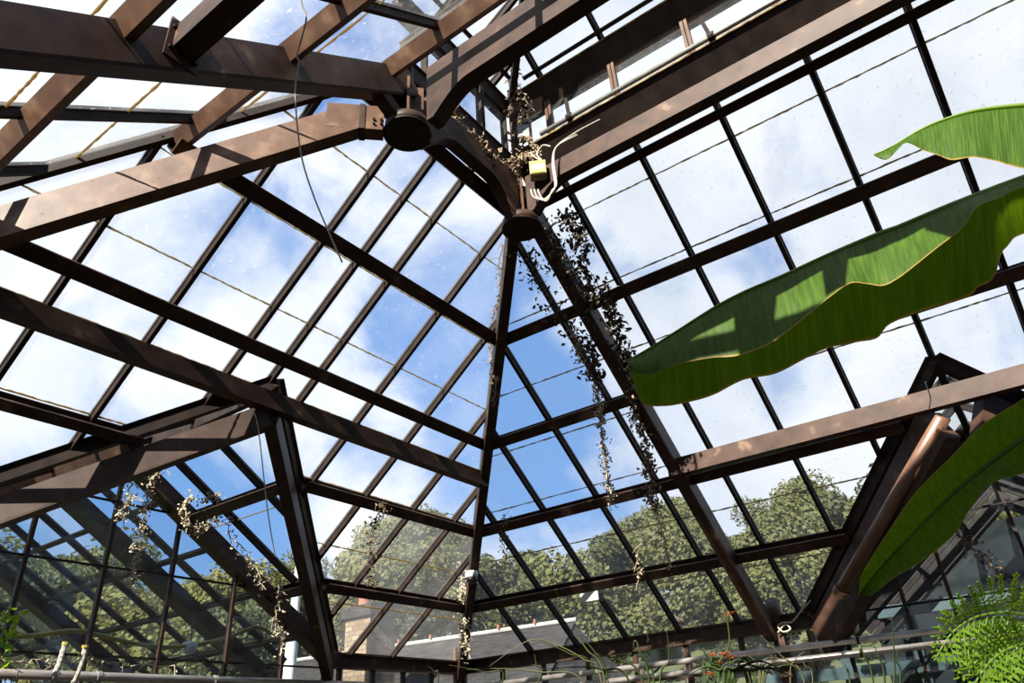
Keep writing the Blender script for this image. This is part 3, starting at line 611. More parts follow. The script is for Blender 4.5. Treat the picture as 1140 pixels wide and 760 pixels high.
# dome camera on the hip
c = Vector(at(524, 641, 8.0)); hp = hipP(6.35, .26); 
kx = min((4+q*.01 for q in range(340)), key=lambda x: abs(px(hipP(x, .26))[1]-641)); dc = at(525, 642, hipP(kx, .26).dot(FW)-.17)
t = thing('security_camera', tuple(dc), 'small white dome security camera low on the central hip', 'camera')
MB().lathe(dc, [(.03, .06), (.062, .055), (.066, .02), (.066, -.01)], 20).build('housing', WHITE, t, True)
MB().lathe(dc, [(.058, -.01), (.054, -.035), (.036, -.058), (.01, -.066)], 20).build('dome', BLACK, t, True)
# white fitting box
wb = onR(658, 663, .17)
t = thing('sensor_box', tuple(wb), 'white box shaped fitting hung under the fifth purlin of the right slope', 'box')
MB().obox(wb, (.045, 0, 0), (0, .105, 0), (0, 0, .055)).build('case', WHITE, t)
MB().obox(wb+Vector((0, -.112, 0)), (.040, 0, 0), (0, .006, 0), (0, 0, .050)).build('end_cap', BLACK, t)
# white cable coil near right eave
p = [hit(a, b, (1, 0, 0), 7.15) for a, b in ((903, 668), (892, 680), (882, 692), (872, 693), (866, 697), (872, 703), (880, 700), (874, 695), (866, 704))]
tag(MB().tube(smooth(p), .008, 8).build('cable', CABLE, None, True), 'white cable curling out by the foot of the right wing valley', 'cable')
# yellow hose
p = [onY(a, b, 6.08) for a, b in ((-60, 713), (0, 709), (40, 707), (80, 702), (110, 707), (150, 716), (185, 720), (225, 716), (255, 709), (284, 698), (300, 704), (312, 712))]
tag(MB().tube(smooth(p), .017, 8).build('garden_hose', HOSE, None, True), 'yellow hose looped along the outside of the left partition', 'hose')
wl = onY(211, 721, 6.1)
t = thing('bulkhead_lamp', tuple(wl), 'small white lamp beyond the left partition under the yellow hose', 'lamp'); MB().lathe(wl, [(.03, .05), (.06, .04), (.065, 0), (.05, -.035), (.02, -.05)], 16).build('shade', WHITE, t, True)
MB().tube([wl+Vector((0, 0, .05)), wl+Vector((0, 0, .30))], .006, 6).build('cord', BLACK, t)
# hanging strings
def string(pts, r, label, mat=TWINE): return tag(MB().tube(smooth(pts, 5), r, 5).build('hanging_string', mat, None, True), label, 'string')
string([at(332, -20, 2.9), at(336, 5, 2.9), at(341, 22, 2.9), at(331, 60, 2.9), at(333, 70, 2.9), at(329, 98, 2.9), at(331, 140, 2.9), at(337, 180, 2.9), at(350, 220, 2.9), at(365, 256, 2.9), at(381, 292, 2.9)], .0035, 'long pale string dangling in front of the sunlit upper left hip')
string([at(282, 456, 4.8), at(288, 480, 4.8), at(297, 560, 4.8), at(303, 600, 4.8), at(307, 620, 4.8)], .004, 'thin string hanging from the left wing apex')
string([onR(a, b, .32) for a, b in ((655, 395), (662, 425), (668, 470), (676, 530), (679, 565))], .004, 'short twine hanging beside the heavy right rafter', TWINE)
string([at(1030, 425, 4.6), at(1034, 436, 4.6), at(1036, 445, 4.6), at(1034, 456, 4.6)], .004, 'thin string draped over the sunlit right beam')
# ------------------------------------------------------------------ dried vines
def leaves(m, p, n, r, rs, rnd):
    for _ in range(n):
        c = Vector(p)+Vector((rnd.gauss(0, r), rnd.gauss(0, r), rnd.gauss(0, r*1.3)-r*.4)); a = Vector((rnd.gauss(0, 1), rnd.gauss(0, 1), rnd.gauss(0, 1))).normalized(); b = a.orthogonal().normalized(); b.rotate(Matrix.Rotation(rnd.uniform(0, 6.28), 3, a)); w = a.cross(b); s = rs*rnd.uniform(.5, 1.5)
        k = a*s*rnd.uniform(.2, .6)
        m.add([c-b*s, c-b*s*.3+w*s*.55+k, c+b*s*.5+w*s*.4+k*.6, c+b*s*1.1-k*.5, c+b*s*.4-w*s*.45+k*.8, c-b*s*.4-w*s*.5+k*.5, c-k*.3], [(0, 1, 6), (1, 2, 6), (2, 3, 6), (3, 4, 6), (4, 5, 6), (5, 0, 6)])
def vine(pts, label, lmat=DRY, dens=6, r=.035, ls=.02, stem=.005, seed=0, wig=.012):
    rnd = random.Random(seed); P = smooth(pts, 7); P = [q+Vector((rnd.gauss(0, wig), rnd.gauss(0, wig), rnd.gauss(0, wig*.6))) for q in P]
    t = thing('dried_vine', tuple(P[-1]), label, 'dried vine', 'dried climbing vines')
    s = MB().tube(P, stem, 5)
    for i in range(0, len(P)-3, 4):
        a = P[i]; d = Vector((rnd.gauss(0, .04), rnd.gauss(0, .04), rnd.gauss(-.03, .04))); s.tube([a, a+d*.5, a+d+Vector((0, 0, -.02))], stem*.6, 4)
    s.build('stem', lmat, t)
    m = MB(); 
    for q in P: leaves(m, q, max(0, round(rnd.gauss(dens, dens*.5))), r, ls, rnd)
    m.build('dried_leaves', lmat, t, fix=False); return t
pl = lambda f, d, L: [f(a, b, d) for a, b in L]
vine(pl(onR, .30, [(588, 280), (596, 300), (606, 325), (622, 345), (636, 360), (648, 385), (655, 400)]), 'brown dried vine strung below the centre hub left of the heavy rafter', DRYD, 7, .055, .018, .006, 1)
vine(pl(onR, .33, [(612, 250), (618, 270), (625, 290), (640, 310), (650, 320), (665, 318), (672, 330)]), 'dense brown dried vine clump on the heavy rafter at the second purlin', DRYD, 9, .05, .018, .006, 2)
vine(pl(onR, .30, [(630, 236), (635, 247), (645, 258), (647, 275), (651, 300), (655, 330), (658, 360), (659, 385), (661, 408), (663, 420)]), 'hanging dried vine with dark curled leaves right of the heavy rafter top', DRYD, 6, .03, .022, .005, 3)
vine(pl(onR, .30, [(676, 335), (680, 350), (687, 372), (694, 390), (697, 405), (706, 415)]), 'dried vine hanging beside the heavy rafter above the large leaf tip', DRYD, 9, .035, .022, .005, 4)
vine(pl(onR, .34, [(637, 370), (648, 395), (660, 420), (665, 440), (668, 460), (670, 480), (673, 500), (677, 525), (680, 545), (680, 562)]), 'long pale straw coloured vine hanging left of the heavy rafter', DRYP, 7, .022, .015, .006, 5, .006)
vine(pl(onR, .34, [(700, 430), (706, 455), (712, 475), (718, 490), (720, 510), (724, 530), (726, 550), (730, 565)]), 'straw and brown dried vine hanging behind the large leaf tip', DRY, 8, .03, .018, .005, 6)
vine(pl(onR, .2, [(731, 560), (735, 580), (738, 600), (742, 615), (746, 632)]), 'small pale vine tail below the straw vine on the right slope', DRYP, 4, .016, .013, .004, 7)
vine([hit(a, b, (1, -1, 0), PX-PY-.05) for a, b in ((560, 270), (556, 300), (556, 330), (550, 350), (547, 372), (546, 395), (549, 415), (552, 430), (550, 450))], 'thin dried vine clinging to the upper part of the central hip rafter', DRY, 4, .015, .013, .006, 8, .008)
vine([(X2+.0, HY-.05, z) for z in (4.95, 4.8, 4.6, 4.45, 4.3, 4.15, 4.0, 3.85)], 'dried vine wound around the lantern corner post above the centre hub', DRY, 7, .03, .017, .006, 9, .02)
vine([(2.62, HY, 3.70), (2.8, HY-.02, 3.72), (2.98, HY-.02, 3.69), (3.1, HY-.03, 3.62), (3.25, HY-.02, 3.70), (3.38, HY, 3.72), (3.46, HY-.03, 3.85)], 'dried vine draped along the left clerestory sill', DRY, 7, .03, .017, .006, 10, .02)
vine([hit(a, b, (1, 0, 0), X2-.08) for a, b in ((583, 105), (590, 120), (582, 130), (578, 145), (590, 155), (597, 165), (585, 170), (578, 175), (596, 172))], 'curly vine tendril around the grey switch box', DRYP, 3, .02, .012, .005, 11, .012)
vine([onY(a, b, 5.0) for a, b in ((181, 512), (174, 525), (165, 540), (163, 560), (159, 580), (155, 600), (152, 622), (149, 648)) ], 'long pale dried vine bundle hanging from the left wing valley end', DRYP, 6, .020, .012, .006, 12, .012)
vine([onY(a, b, 5.0) for a, b in ((148, 535), (144, 550), (140, 562), (136, 575))], 'short pale dried vine left of the long hanging bundle', DRYP, 5, .018, .011, .005, 13)
vine([onY(a, b, 5.6) for a, b in ((216, 553), (206, 560), (204, 572), (212, 586), (224, 588), (236, 580), (243, 568), (244, 556), (238, 552), (226, 558))], 'wreath of pale dried vine on the broad left gable rafter', DRYP, 5, .022, .013, .007, 14, .015)
vine([onY(a, b, 5.6) for a, b in ((254, 575), (256, 595), (270, 612), (278, 628), (288, 640), (290, 650), (304, 640), (312, 655), (310, 672), (306, 690), (312, 705), (315, 730))], 'straggling dried vine along the lower left gable rafter', DRYP, 2, .022, .013, .005, 15, .02)
vine([onL(a, b, .22) for a, b in ((420, 562), (428, 566), (418, 575), (416, 590), (412, 605), (415, 620), (412, 640), (416, 650))], 'sparse dried vine hanging off the fourth purlin of the left slope', DRY, 3, .03, .014, .004, 16)
vine([hit(a, b, (1, -1, 0), PX-PY-.09) for a, b in ((515, 630), (513, 645), (516, 660), (512, 675), (517, 690), (518, 705), (521, 725))], 'pale dried vine bundle beside the white dome camera', DRYP, 8, .03, .016, .007, 17, .015)
vine([onR(a, b, .2) for a, b in ((561, 572), (563, 588), (559, 600), (561, 618), (558, 638))], 'small dried vine hanging off the fourth right purlin beside the hip', DRY, 3, .025, .014, .004, 18)
vine([onR(a, b, .2) for a, b in ((711, 605), (710, 622), (713, 634), (712, 650), (719, 690), (722, 715))], 'fine dried tendril hanging over the lowest right purlin', DRYP, 2, .016, .012, .004, 19)
vine([hit(a, b, (1, 0, 0), 7.1) for a, b in ((1058, 570), (1066, 590), (1074, 602), (1085, 612), (1098, 618), (1110, 640))], 'dry twig hanging inside the right wing glazing', DRY, 3, .03, .016, .006, 20)
vine([onY(a, b, 5.75) for a, b in ((0, 733), (20, 738), (45, 733), (70, 736), (95, 735), (130, 738), (175, 741), (235, 745))], 'thin dry vine trailing along the bottom left pipe', DRYP, .6, .02, .012, .005, 21, .012)
for i, L in enumerate((((60, 752), (66, 738), (69, 728), (73, 716)), ((80, 762), (88, 745), (93, 730), (95, 719)))):
    p = smooth([onY(a, b, 5.55) for a, b in L], 4); t = thing('wrapped_cane', tuple(p[0]), 'pale cane with a brown tip at bottom left, the %s of two' % ('left', 'right')[i], 'cane', 'canes at the bottom left')
    MB().tube(p, [.016+.004*(k % 2) for k in range(len(p))], 8).build('stem', TWINE, t); MB().tube([p[-2], p[-1], p[-1]+(p[-1]-p[-2])*.6], .024, 8).build('tip', HOSE, t)
# ------------------------------------------------------------------ banana plant
def pl_at(poly, s):
    L = [0]
    for a, b in zip(poly, poly[1:]): L.append(L[-1]+hypot(b[0]-a[0], b[1]-a[1]))
    s *= L[-1]
    for i in range(len(poly)-1):
        if s <= L[i+1]+1e-9:
            k = (s-L[i])/max(1e-9, L[i+1]-L[i]); return tuple(poly[i][j]+(poly[i+1][j]-poly[i][j])*k for j in range(len(poly[i])))
    return poly[-1]
def xs_at(poly, x):                                          # point of a left-to-right outline at a given x
    for a, b in zip(poly, poly[1:]):
        if a[0] <= x <= b[0]+1e-9: k = (x-a[0])/max(1e-9, b[0]-a[0]); return (x, a[1]+(b[1]-a[1])*k)
    return poly[-1] if x > poly[-1][0] else poly[0]
def sheet(A, B, dA, dB, bulge, nu, nv, by_x=False, skew=0, wave=.003):
    # blade surface from midrib A to margin B, depths given along the leaf, arched between them
    m = MB(); uv = []
    for i in range(nu+1):
        u = i/nu
        if by_x:
            x = A[0][0]+(A[-1][0]-A[0][0])*u; a = xs_at(A, x); b = xs_at(B, x+skew*min(1, u*6))
        else: a = pl_at(A, u); b = pl_at(B, u)
        fl = random.gauss(0, 1)
        for j in range(nv+1):
            v = j/nv; q = (a[0]+(b[0]-a[0])*v, a[1]+(b[1]-a[1])*v)
            d = dA(u)*(1-v)+dB(u)*v - bulge*sin(pi*v*.5)*(1-v*.45) + wave*v*(sin(u*39)+.6*sin(u*91+1)+.4*sin(u*160))
            m.v.append(at(q[0], q[1], d)); uv.append((u, v))
    for i in range(nu):
        for j in range(nv): a = i*(nv+1)+j; m.f.append((a, a+1, a+nv+2, a+nv+1))
    m.uv = uv; return m
def leafobj(ms, name, par, mat=BANANA):
    m = MB(); uv = []
    for q in ms: m.add(q.v, q.f); uv += q.uv
    o = m.build(name, mat, par, True, fix=False)
    ul = o.data.uv_layers.new(name='UVMap')
    for l in o.data.loops: ul.data[l.index].uv = uv[l.vertex_index]
    return o
BD = Vector(at(1430, 620, 2.1)); 
bp = thing('banana_plant', (BD.x, BD.y, -ZO), 'banana plant whose broad green leaves reach in from the right edge', 'plant')
MB().tube([(BD.x, BD.y, -ZO), (BD.x+.02, BD.y, -.6), (BD.x, BD.y+.01, .15), (BD.x, BD.y, .62)], [.11, .10, .08, .05], 14).build('pseudostem', RIB, bp, True)
# big leaf
MA = [(698, 401), (720, 389), (760, 364), (793, 343), (827, 325), (870, 307), (927, 281), (987, 256), (1000, 252), (1060, 227), (1140, 197), (1230, 168), (1330, 150)]
NB = [(698, 402), (703, 413), (715, 417), (727, 416), (745, 409), (760, 404), (793, 398), (820, 396), (853, 385), (875, 370), (893, 356), (910, 342), (927, 328), (947, 315), (965, 316), (983, 318), (998, 311), (1013, 300), (1043, 276), (1072, 253), (1088, 230), (1113, 220), (1140, 208), (1230, 190), (1300, 170), (1330, 152)]
FB = [(699, 402), (702, 413), (708, 433), (717, 450), (738, 452), (760, 449), (793, 440), (827, 423), (863, 416), (893, 401), (920, 388), (953, 381), (977, 376), (990, 361), (1027, 346), (1077, 331), (1088, 320), (1103, 313), (1112, 296), (1114, 283), (1122, 274), (1140, 260), (1230, 240), (1295, 195), (1330, 153)]
def sm2(L): return [(q.x, q.y) for q in smooth([(a, b, 0) for a, b in L], 5)]
MA, NB, FB = sm2(MA), sm2(NB), sm2(FB)
dm = lambda u: 1.95-.25*u
l1 = leafobj([sheet(MA, NB, dm, lambda u: dm(u)-.13*min(1, u*5), .045, 170, 14, True, 14), sheet(MA, FB, lambda u: dm(u)+.004, lambda u: dm(u)+.10*min(1, u*5), -.03, 170, 16, True, 10)], 'leaf', bp)
l1['label'] = 'large folded leaf with sun patches across the middle'
mr = [at(*xs_at(MA, 698+632*k/40), dm(k/40)-.004) for k in range(41)]
MB().tube(mr, [.0015+.007*k/40 for k in range(41)], 8).build('midrib', RIB, l1, True)
MB().tube(smooth([mr[-1], (mr[-1]+Vector(BD))/2+Vector((0, 0, .25)), (BD.x, BD.y, .55)]), [.013+.001*k for k in range(13)], 8).build('petiole', RIB, l1, True)
# torn leaf added out of frame, shaped to dapple the big leaf with shade
SD = Vector((-.83, -.07, .555)).normalized()*1.05
def torn(x0, x1, v0, v1):
    m = MB(); uv = []; nu = 14
    for i in range(nu+1):
        x = x0+(x1-x0)*i/nu; u = (x-698)/632; a = xs_at(MA, x); b = xs_at(NB, x+14*min(1, max(0, u)*6))
        for j in range(9):
            v = v0+(v1-v0)*j/8; k = 1-.35*max(0, (v-.5))*abs(2*i/nu-1)**2
            m.v.append(at(x+(k-1)*(x-(x0+x1)/2), a[1]+(b[1]-a[1])*v, dm(max(0, u))-.13*v)+SD); uv.append((u, v*.6))
    for i in range(nu):
        for j in range(8): q = i*9+j; m.f.append((q, q+1, q+10, q+9))
    m.uv = uv; return m
l4 = leafobj([torn(690, 1330, -.25, .42), torn(690, 752, .40, 1.25), torn(818, 866, .40, 1.2), torn(916, 946, .40, 1.1), torn(1030, 1330, .40, 1.3)], 'leaf', bp); l4['label'] = 'unseen torn leaf added above to dapple the large folded leaf with shade'
mr = [at(*xs_at(MA, 690+640*k/30), dm(k/30))+SD for k in range(31)]
MB().tube(mr, [.002+.010*k/30 for k in range(31)], 8).build('midrib', RIB, l4, True)
MB().tube(smooth([mr[-1], (mr[-1]+Vector(BD))/2+Vector((0, 0, .35)), (BD.x, BD.y, .60)]), .014, 8).build('petiole', RIB, l4, True)
# upper small leaf
MA2 = [(973, 172), (993, 163), (1027, 143), (1060, 130), (1093, 122), (1140, 117), (1230, 112), (1330, 118)]
NB2 = [(973, 173), (987, 178), (1000, 166), (1008, 159), (1018, 162), (1027, 167), (1045, 173), (1060, 178), (1083, 175), (1107, 179), (1140, 188), (1230, 205), (1300, 165), (1330, 120)]
MA2, NB2 = sm2(MA2), sm2(NB2)
d2 = lambda u: 2.15-.2*u
l2 = leafobj([sheet(MA2, NB2, d2, lambda u: d2(u)-.12*min(1, u*4), .03, 110, 12, True, 6), sheet(MA2, [(a, b+1) for a, b in MA2], d2, lambda u: d2(u)+.22*min(1, u*4), 0, 110, 8, True, 0)], 'leaf', bp)
mr = [at(*xs_at(MA2, 973+357*k/30), d2(k/30)-.004) for k in range(31)]
MB().tube(mr, [.002+.010*k/30 for k in range(31)], 8).build('midrib', RIB, l2, True)
MB().tube(smooth([mr[-1], (mr[-1]+Vector(BD))/2+Vector((0, 0, .3)), (BD.x, BD.y, .58)]), .014, 8).build('petiole', RIB, l2, True)
# lower dark leaf, seen from below
MM = [(956, 661), (964, 652), (973, 640), (1013, 597), (1060, 550), (1093, 522), (1120, 501), (1140, 488), (1230, 440), (1330, 410)]
UB = [(956, 660), (957, 650), (960, 637), (987, 594), (1020, 547), (1060, 507), (1093, 473), (1140, 443), (1230, 382), (1300, 385), (1330, 408)]
LB = [(957, 663), (964, 663), (973, 660), (1000, 640), (1027, 624), (1060, 597), (1080, 567), (1103, 539), (1140, 527), (1230, 505), (1300, 455), (1330, 412)]
MM, UB, LB = sm2(MM), sm2(UB), sm2(LB)
d3 = lambda u: 2.25-.35*u
l3 = leafobj([sheet(MM, UB, d3, lambda u: d3(u)-.05, .0, 120, 12), sheet(MM, LB, d3, lambda u: d3(u)-.03, .0, 120, 12)], 'leaf', bp)
mr = [at(*pl_at(MM, k/30), d3(k/30)-.005) for k in range(31)]
MB().tube(mr, [.0015+.010*k/30 for k in range(31)], 8).build('midrib', RIB, l3, True)
MB().tube(smooth([mr[-1], (mr[-1]+Vector(BD))/2+Vector((0, 0, .12)), (BD.x, BD.y, .45)]), .014, 8).build('petiole', RIB, l3, True)
# ------------------------------------------------------------------ tree fern
fb = Vector(at(1225, 800, 1.7))
tf = thing('tree_fern', (fb.x, fb.y, -ZO), 'bright lime green fern fronds in the lower right corner', 'fern')
MB().tube([(fb.x, fb.y, -ZO), (fb.x, fb.y, fb.z-.3), (fb.x, fb.y, fb.z)], [.09, .07, .05], 12).build('trunk', TRUNK, tf, True)
def frond(pts, wid, par, npin=34, pd=None):
    P = smooth(pts, 8); m = MB(); m.tube(P, [.004*(1-.8*i/len(P)) for i in range(len(P))], 6); vd = pd or FW
    for s in range(4, npin):
        f = s/npin; k = f*(len(P)-1); i = int(k); p = P[i].lerp(P[min(i+1, len(P)-1)], k-i); a = (P[min(i+1, len(P)-1)]-P[max(i-1, 0)]).normalized()
        L = wid*(sin(pi*min(1, f*.62+.30))**.8)*(1-f**6)
        for sg in (1, -1):
            sd = a.cross(vd).normalized()*sg; d = (sd*.86+a*.42+Vector((0, 0, -.25))).normalized(); nn = d.cross(vd).normalized()
            m.tube([p, p+d*L*.5, p+d*L+Vector((0, 0, -.10*L))], .0012, 4)
            np_ = max(4, int(L/.0105))
            for q in range(1, np_):
                g = q/np_; c = p+d*L*g+Vector((0, 0, -.10*L*g*g)); l = .018*(1-g*.8)*min(1, L/.12)+.003
                for s2 in (1, -1):
                    e = (nn*s2*.8+d*.45).normalized(); h = d*.0030; z = vd*random.uniform(-.004, .004)
                    m.add([c-h, c+e*l*.6-h*1.1+z, c+e*l+z*1.5, c+e*l*.6+h*1.1+z, c+h], [(0, 1, 2, 3, 4)])
    return m.build('frond', FERN, par, fix=False)
frond([fb, at(1190, 705, 1.6), at(1140, 684, 1.5), at(1095, 684, 1.45), at(1062, 702, 1.42), at(1040, 735, 1.40)], .125, tf, 26)
frond([fb, at(1200, 738, 1.5), at(1160, 716, 1.36), at(1118, 724, 1.32), at(1090, 752, 1.30), at(1078, 790, 1.3)], .115, tf, 24)
frond([fb, at(1215, 725, 1.6), at(1195, 700, 1.62), at(1165, 702, 1.62), at(1140, 730, 1.6), at(1132, 780, 1.58)], .11, tf, 22)
# ------------------------------------------------------------------ strappy plants
def blades(base, tips, name, label, mat, w=.010, cat='plant'):
    t = thing(name, (base.x, base.y, -ZO), label, cat, 'strappy plants along the bottom edge')
    for j, L in enumerate(tips):
        P = smooth([Vector((base.x+random.uniform(-.05, .05), base.y+random.uniform(-.05, .05), -ZO)), Vector((base.x, base.y, -.5)).lerp(L[0], .5)]+L, 6); m = MB(); n = len(P)
        for i, q in enumerate(P):
            a = (P[min(i+1, n-1)]-P[max(i-1, 0)]).normalized(); sd = a.cross(FW).normalized(); f = i/(n-1); ww = w*.8*(1-f**3)+.0006
            m.v += [q-sd*ww, q+FW*ww*.35, q+sd*ww, q+FW*(ww*.35+.0012)]
        for i in range(n-1):
            for k in range(4): m.f.append((4*i+k, 4*i+(k+1) % 4, 4*i+4+(k+1) % 4, 4*i+4+k))
        m.f.append((0, 1, 2, 3)); m.f.append((4*n-1, 4*n-2, 4*n-3, 4*n-4)); m.build('blade', mat if not isinstance(mat, list) else mat[j % len(mat)], t, True)
    return t
def B(d, *L): return [at(a, b, d) for a, b in L]
blades(at(690, 900, 3.0), [B(3, (668, 752), (650, 734), (620, 718), (588, 713), (540, 745)), B(3, (660, 745), (635, 728), (608, 716), (592, 713)), B(3, (672, 750), (655, 725), (645, 712), (638, 706)), B(3, (676, 752), (664, 728), (650, 712), (641, 706)), B(3, (650, 760), (600, 748), (560, 744), (520, 745))], 'strap_plant', 'plant with long pale arching blades at the bottom centre', [BLADEP, BLADE], .0035)
blades(at(735, 900, 2.7), [B(2.7, (722, 752), (714, 730), (709, 715), (706, 714), (705, 722)), B(2.7, (700, 757), (670, 745), (645, 742), (600, 745)), B(2.7, (735, 757), (745, 735), (742, 700)), B(2.7, (715, 757), (690, 735), (665, 728)), B(2.7, (728, 757), (722, 740), (716, 728))], 'strap_plant', 'plant with a hooked dark green blade standing right of the bottom centre', BLADE, .0045)
blades(at(845, 880, 2.6), [B(2.6, (835, 757), (822, 742), (810, 738), (800, 745)), B(2.6, (850, 757), (852, 742), (870, 736), (893, 745)), B(2.6, (842, 757), (832, 738), (818, 735), (803, 752)), B(2.6, (848, 757), (838, 733), (825, 730)), B(2.6, (852, 757), (868, 742), (885, 742), (900, 758)), B(2.6, (846, 757), (846, 740), (857, 732), (880, 735)), B(2.6, (840, 757), (820, 744), (790, 752)), B(2.6, (850, 757), (860, 736), (858, 728))], 'grass_tuft', 'arching tuft of narrow grassy leaves at the bottom beside orange flowers', [BLADE, BLADEP], .003)
blades(at(820, 890, 2.4), [B(2.4, (812, 757), (828, 741), (848, 736), (872, 746)), B(2.4, (806, 757), (818, 744), (836, 740), (862, 752)), B(2.4, (815, 757), (838, 746), (858, 744), (890, 757)), B(2.4, (810, 757), (800, 746), (785, 742), (765, 752)), B(2.4, (818, 757), (822, 740), (834, 728)), B(2.4, (808, 757), (792, 738), (782, 722))], 'grass_tuft', 'low dense grassy tuft in front of the orange flowers', BLADE, .007)
blades(at(880, 880, 2.8), [B(2.8, (895, 757), (870, 730), (847, 707)), B(2.8, (880, 757), (885, 735), (896, 725)), B(2.8, (905, 757), (897, 742), (893, 735))], 'strap_plant', 'sparse plant with one straight pale blade leaning left across the pipes', BLADEP, .0035)
blades(at(965, 880, 2.6), [B(2.6, (972, 757), (962, 730), (957, 713)), B(2.6, (985, 757), (978, 730), (970, 712)), B(2.6, (996, 757), (995, 720), (993, 685)), B(2.6, (946, 757), (943, 745), (940, 738)), B(2.6, (1003, 757), (998, 735), (1000, 722))], 'strap_plant', 'plant with narrow upright spikes in front of the pipes at right', BLADE, .0045)
blades(at(1035, 880, 2.4), [B(2.4, (1030, 757), (1036, 732), (1042, 707)), B(2.4, (1024, 757), (1012, 745), (1002, 757)), B(2.4, (1020, 757), (1030, 738), (1046, 720))], 'strap_plant', 'plant with broad grey green blade just left of the fern', BLADE, .004)
blades(at(470, 890, 3.2), [B(3.2, (488, 757), (484, 748), (478, 742)), B(3.2, (560, 757), (540, 748), (500, 740)), B(3.2, (600, 757), (597, 740), (595, 728))], 'strap_plant', 'low plant with few thin blades just right of the corner post', BLADE, .004)
# orange flowers
fo = at(802, 850, 2.7); t = thing('flowering_stem', (fo.x, fo.y, -ZO), 'slender stems topped with small orange flower clusters by the pipes', 'flower')
for L in ([(797, 757), (806, 732), (812, 714), (810, 690), (811, 684)], [(792, 757), (800, 738), (806, 728)], [(800, 757), (802, 745), (803, 740)], [(785, 757), (790, 744), (793, 728)], [(800, 757), (812, 738), (814, 731)], [(790, 757), (792, 750), (791, 750)]):
    P = smooth([Vector((fo.x, fo.y, -ZO)), Vector((fo.x, fo.y, -.6))]+[at(a, b, 2.7) for a, b in L], 5); MB().tube(P, .0035, 5).build('stem', BLADE, t)
    m = MB()
    for _ in range(12):
        c = P[-1]+Vector((random.gauss(0, .010), random.gauss(0, .010), random.gauss(0, .005))); r = random.uniform(.0045, .0075)
        for k in range(5):
            a = k*2*pi/5; d = Vector((cos(a), sin(a), .35)); e = Vector((-sin(a), cos(a), 0)); m.add([c, c+d*r*.7-e*r*.4, c+d*r*1.4, c+d*r*.7+e*r*.4, c+Vector((0, 0, .002))], [(0, 1, 2, 3), (4, 1, 2, 3)])
    m.build('flower_cluster', ORANGE, t, fix=False)
# green sprig at left edge
sb = onY(-30, 790, 5.3); t = thing('leafy_sprig', tuple(sb), 'small yellow green leafy sprig at the bottom left edge', 'plant')
P = smooth([sb, onY(-20, 740, 5.3), onY(-6, 712, 5.3), onY(14, 692, 5.3)], 5); MB().tube(P, .006, 5).build('stem', BLADE, t); m = MB(); rnd = random.Random(3)
for q in P[4:]: leaves(m, q, 6, .05, .028, rnd)
m.build('leaves', FERN, t, fix=False)
# ------------------------------------------------------------------ outside: hill, trees, house, chimney, glare pole, neighbouring glasshouse frames
SKYL = []
for a, b in ((-300, 690), (0, 662), (120, 656), (250, 648), (360, 622), (440, 598), (500, 612), (560, 646), (620, 646), (700, 606), (780, 570), (860, 550), (940, 546), (1140, 560)):
    q = ray(a, b); SKYL.append((atan2(q.y, q.x), q.z/hypot(q.x, q.y)))
SKYL.sort()
def skyline(a):
    if a <= SKYL[0][0]: return SKYL[0][1]
    for (a0, e0), (a1, e1) in zip(SKYL, SKYL[1:]):
        if a <= a1: return e0+(e1-e0)*(a-a0)/(a1-a0)
    return SKYL[-1][1]
def ground(x, y):
    r = hypot(x, y); s = min(1, max(0, (r-24)/37)); return -ZO-.15+s*(61*skyline(atan2(y, x))-6.6+ZO)
m = MB(); na, nr = 48, 22
for i in range(na+1):
    a = radians(-40+160*i/na)
    for j in range(nr+1):
        r = 17+(90-17)*j/nr; x, y = r*cos(a), r*sin(a); m.v.append(Vector((x, y, ground(x, y))))
for i in range(na):
    for j in range(nr): k = i*(nr+1)+j; m.f.append((k, k+1, k+nr+2, k+nr+1))
struct(m.build('hillside', GRASSY, None, True), 'wooded hillside rising behind the glasshouse', 'hill')
struct(MB().box((-25, -25, -ZO-.5), (40, 40, -ZO-.16)).build('ground', GRASSY), 'grass around the glasshouse', 'ground')
def crown(seed, R, H):
    rnd = random.Random(seed); m = MB(); blobs = [(Vector((rnd.gauss(0, R*.42), rnd.gauss(0, R*.42), H*rnd.uniform(.35, .85))), R*rnd.uniform(.34, .6)) for _ in range(13)]
    for c, r in blobs:
        for _ in range(620):
            d = Vector((rnd.gauss(0, 1), rnd.gauss(0, 1), rnd.gauss(0, 1))).normalized(); p = c+d*r*rnd.uniform(.72, 1.05); p.z = max(p.z, .6)
            a = (d+Vector((rnd.gauss(0, .5), rnd.gauss(0, .5), rnd.gauss(0, .5)))).normalized(); b = a.orthogonal().normalized(); w = a.cross(b); s = rnd.uniform(.07, .16)
            m.add([p-b*s, p+w*s*.7, p+b*s, p-w*s*.7], [(0, 1, 2, 3)])
    return m
protos = []
for k in range(3):
    t = thing('tree', (0, 0, -ZO), 'tree', 'tree'); H = (6.5, 5.6, 7.2)[k]
    cr = crown(40+k, (2.5, 2.3, 2.4)[k], H).build('crown', TREEM[k], t, fix=False, loc=Vector((0, 0, -ZO)))
    tr = MB().tube([(0, 0, -ZO), (.1, 0, -ZO+H*.35), (.05, .1, -ZO+H*.7)], [.22, .16, .06], 8).build('trunk', TRUNK, t)
    protos.append([t, cr, tr])
rt = random.Random(11); n = 0
kinds = ('dark olive round tree', 'yellowing bushy tree', 'dull green upright tree')
spots = []
for ring_, rr in enumerate((34, 43, 52, 61)):
    for i in range(19):
        a = -8+i*5.5+rt.uniform(-2, 2)+(ring_ % 2)*3.6
        spots.append((rr+rt.uniform(-2.5, 2.5), a, ring_, i))
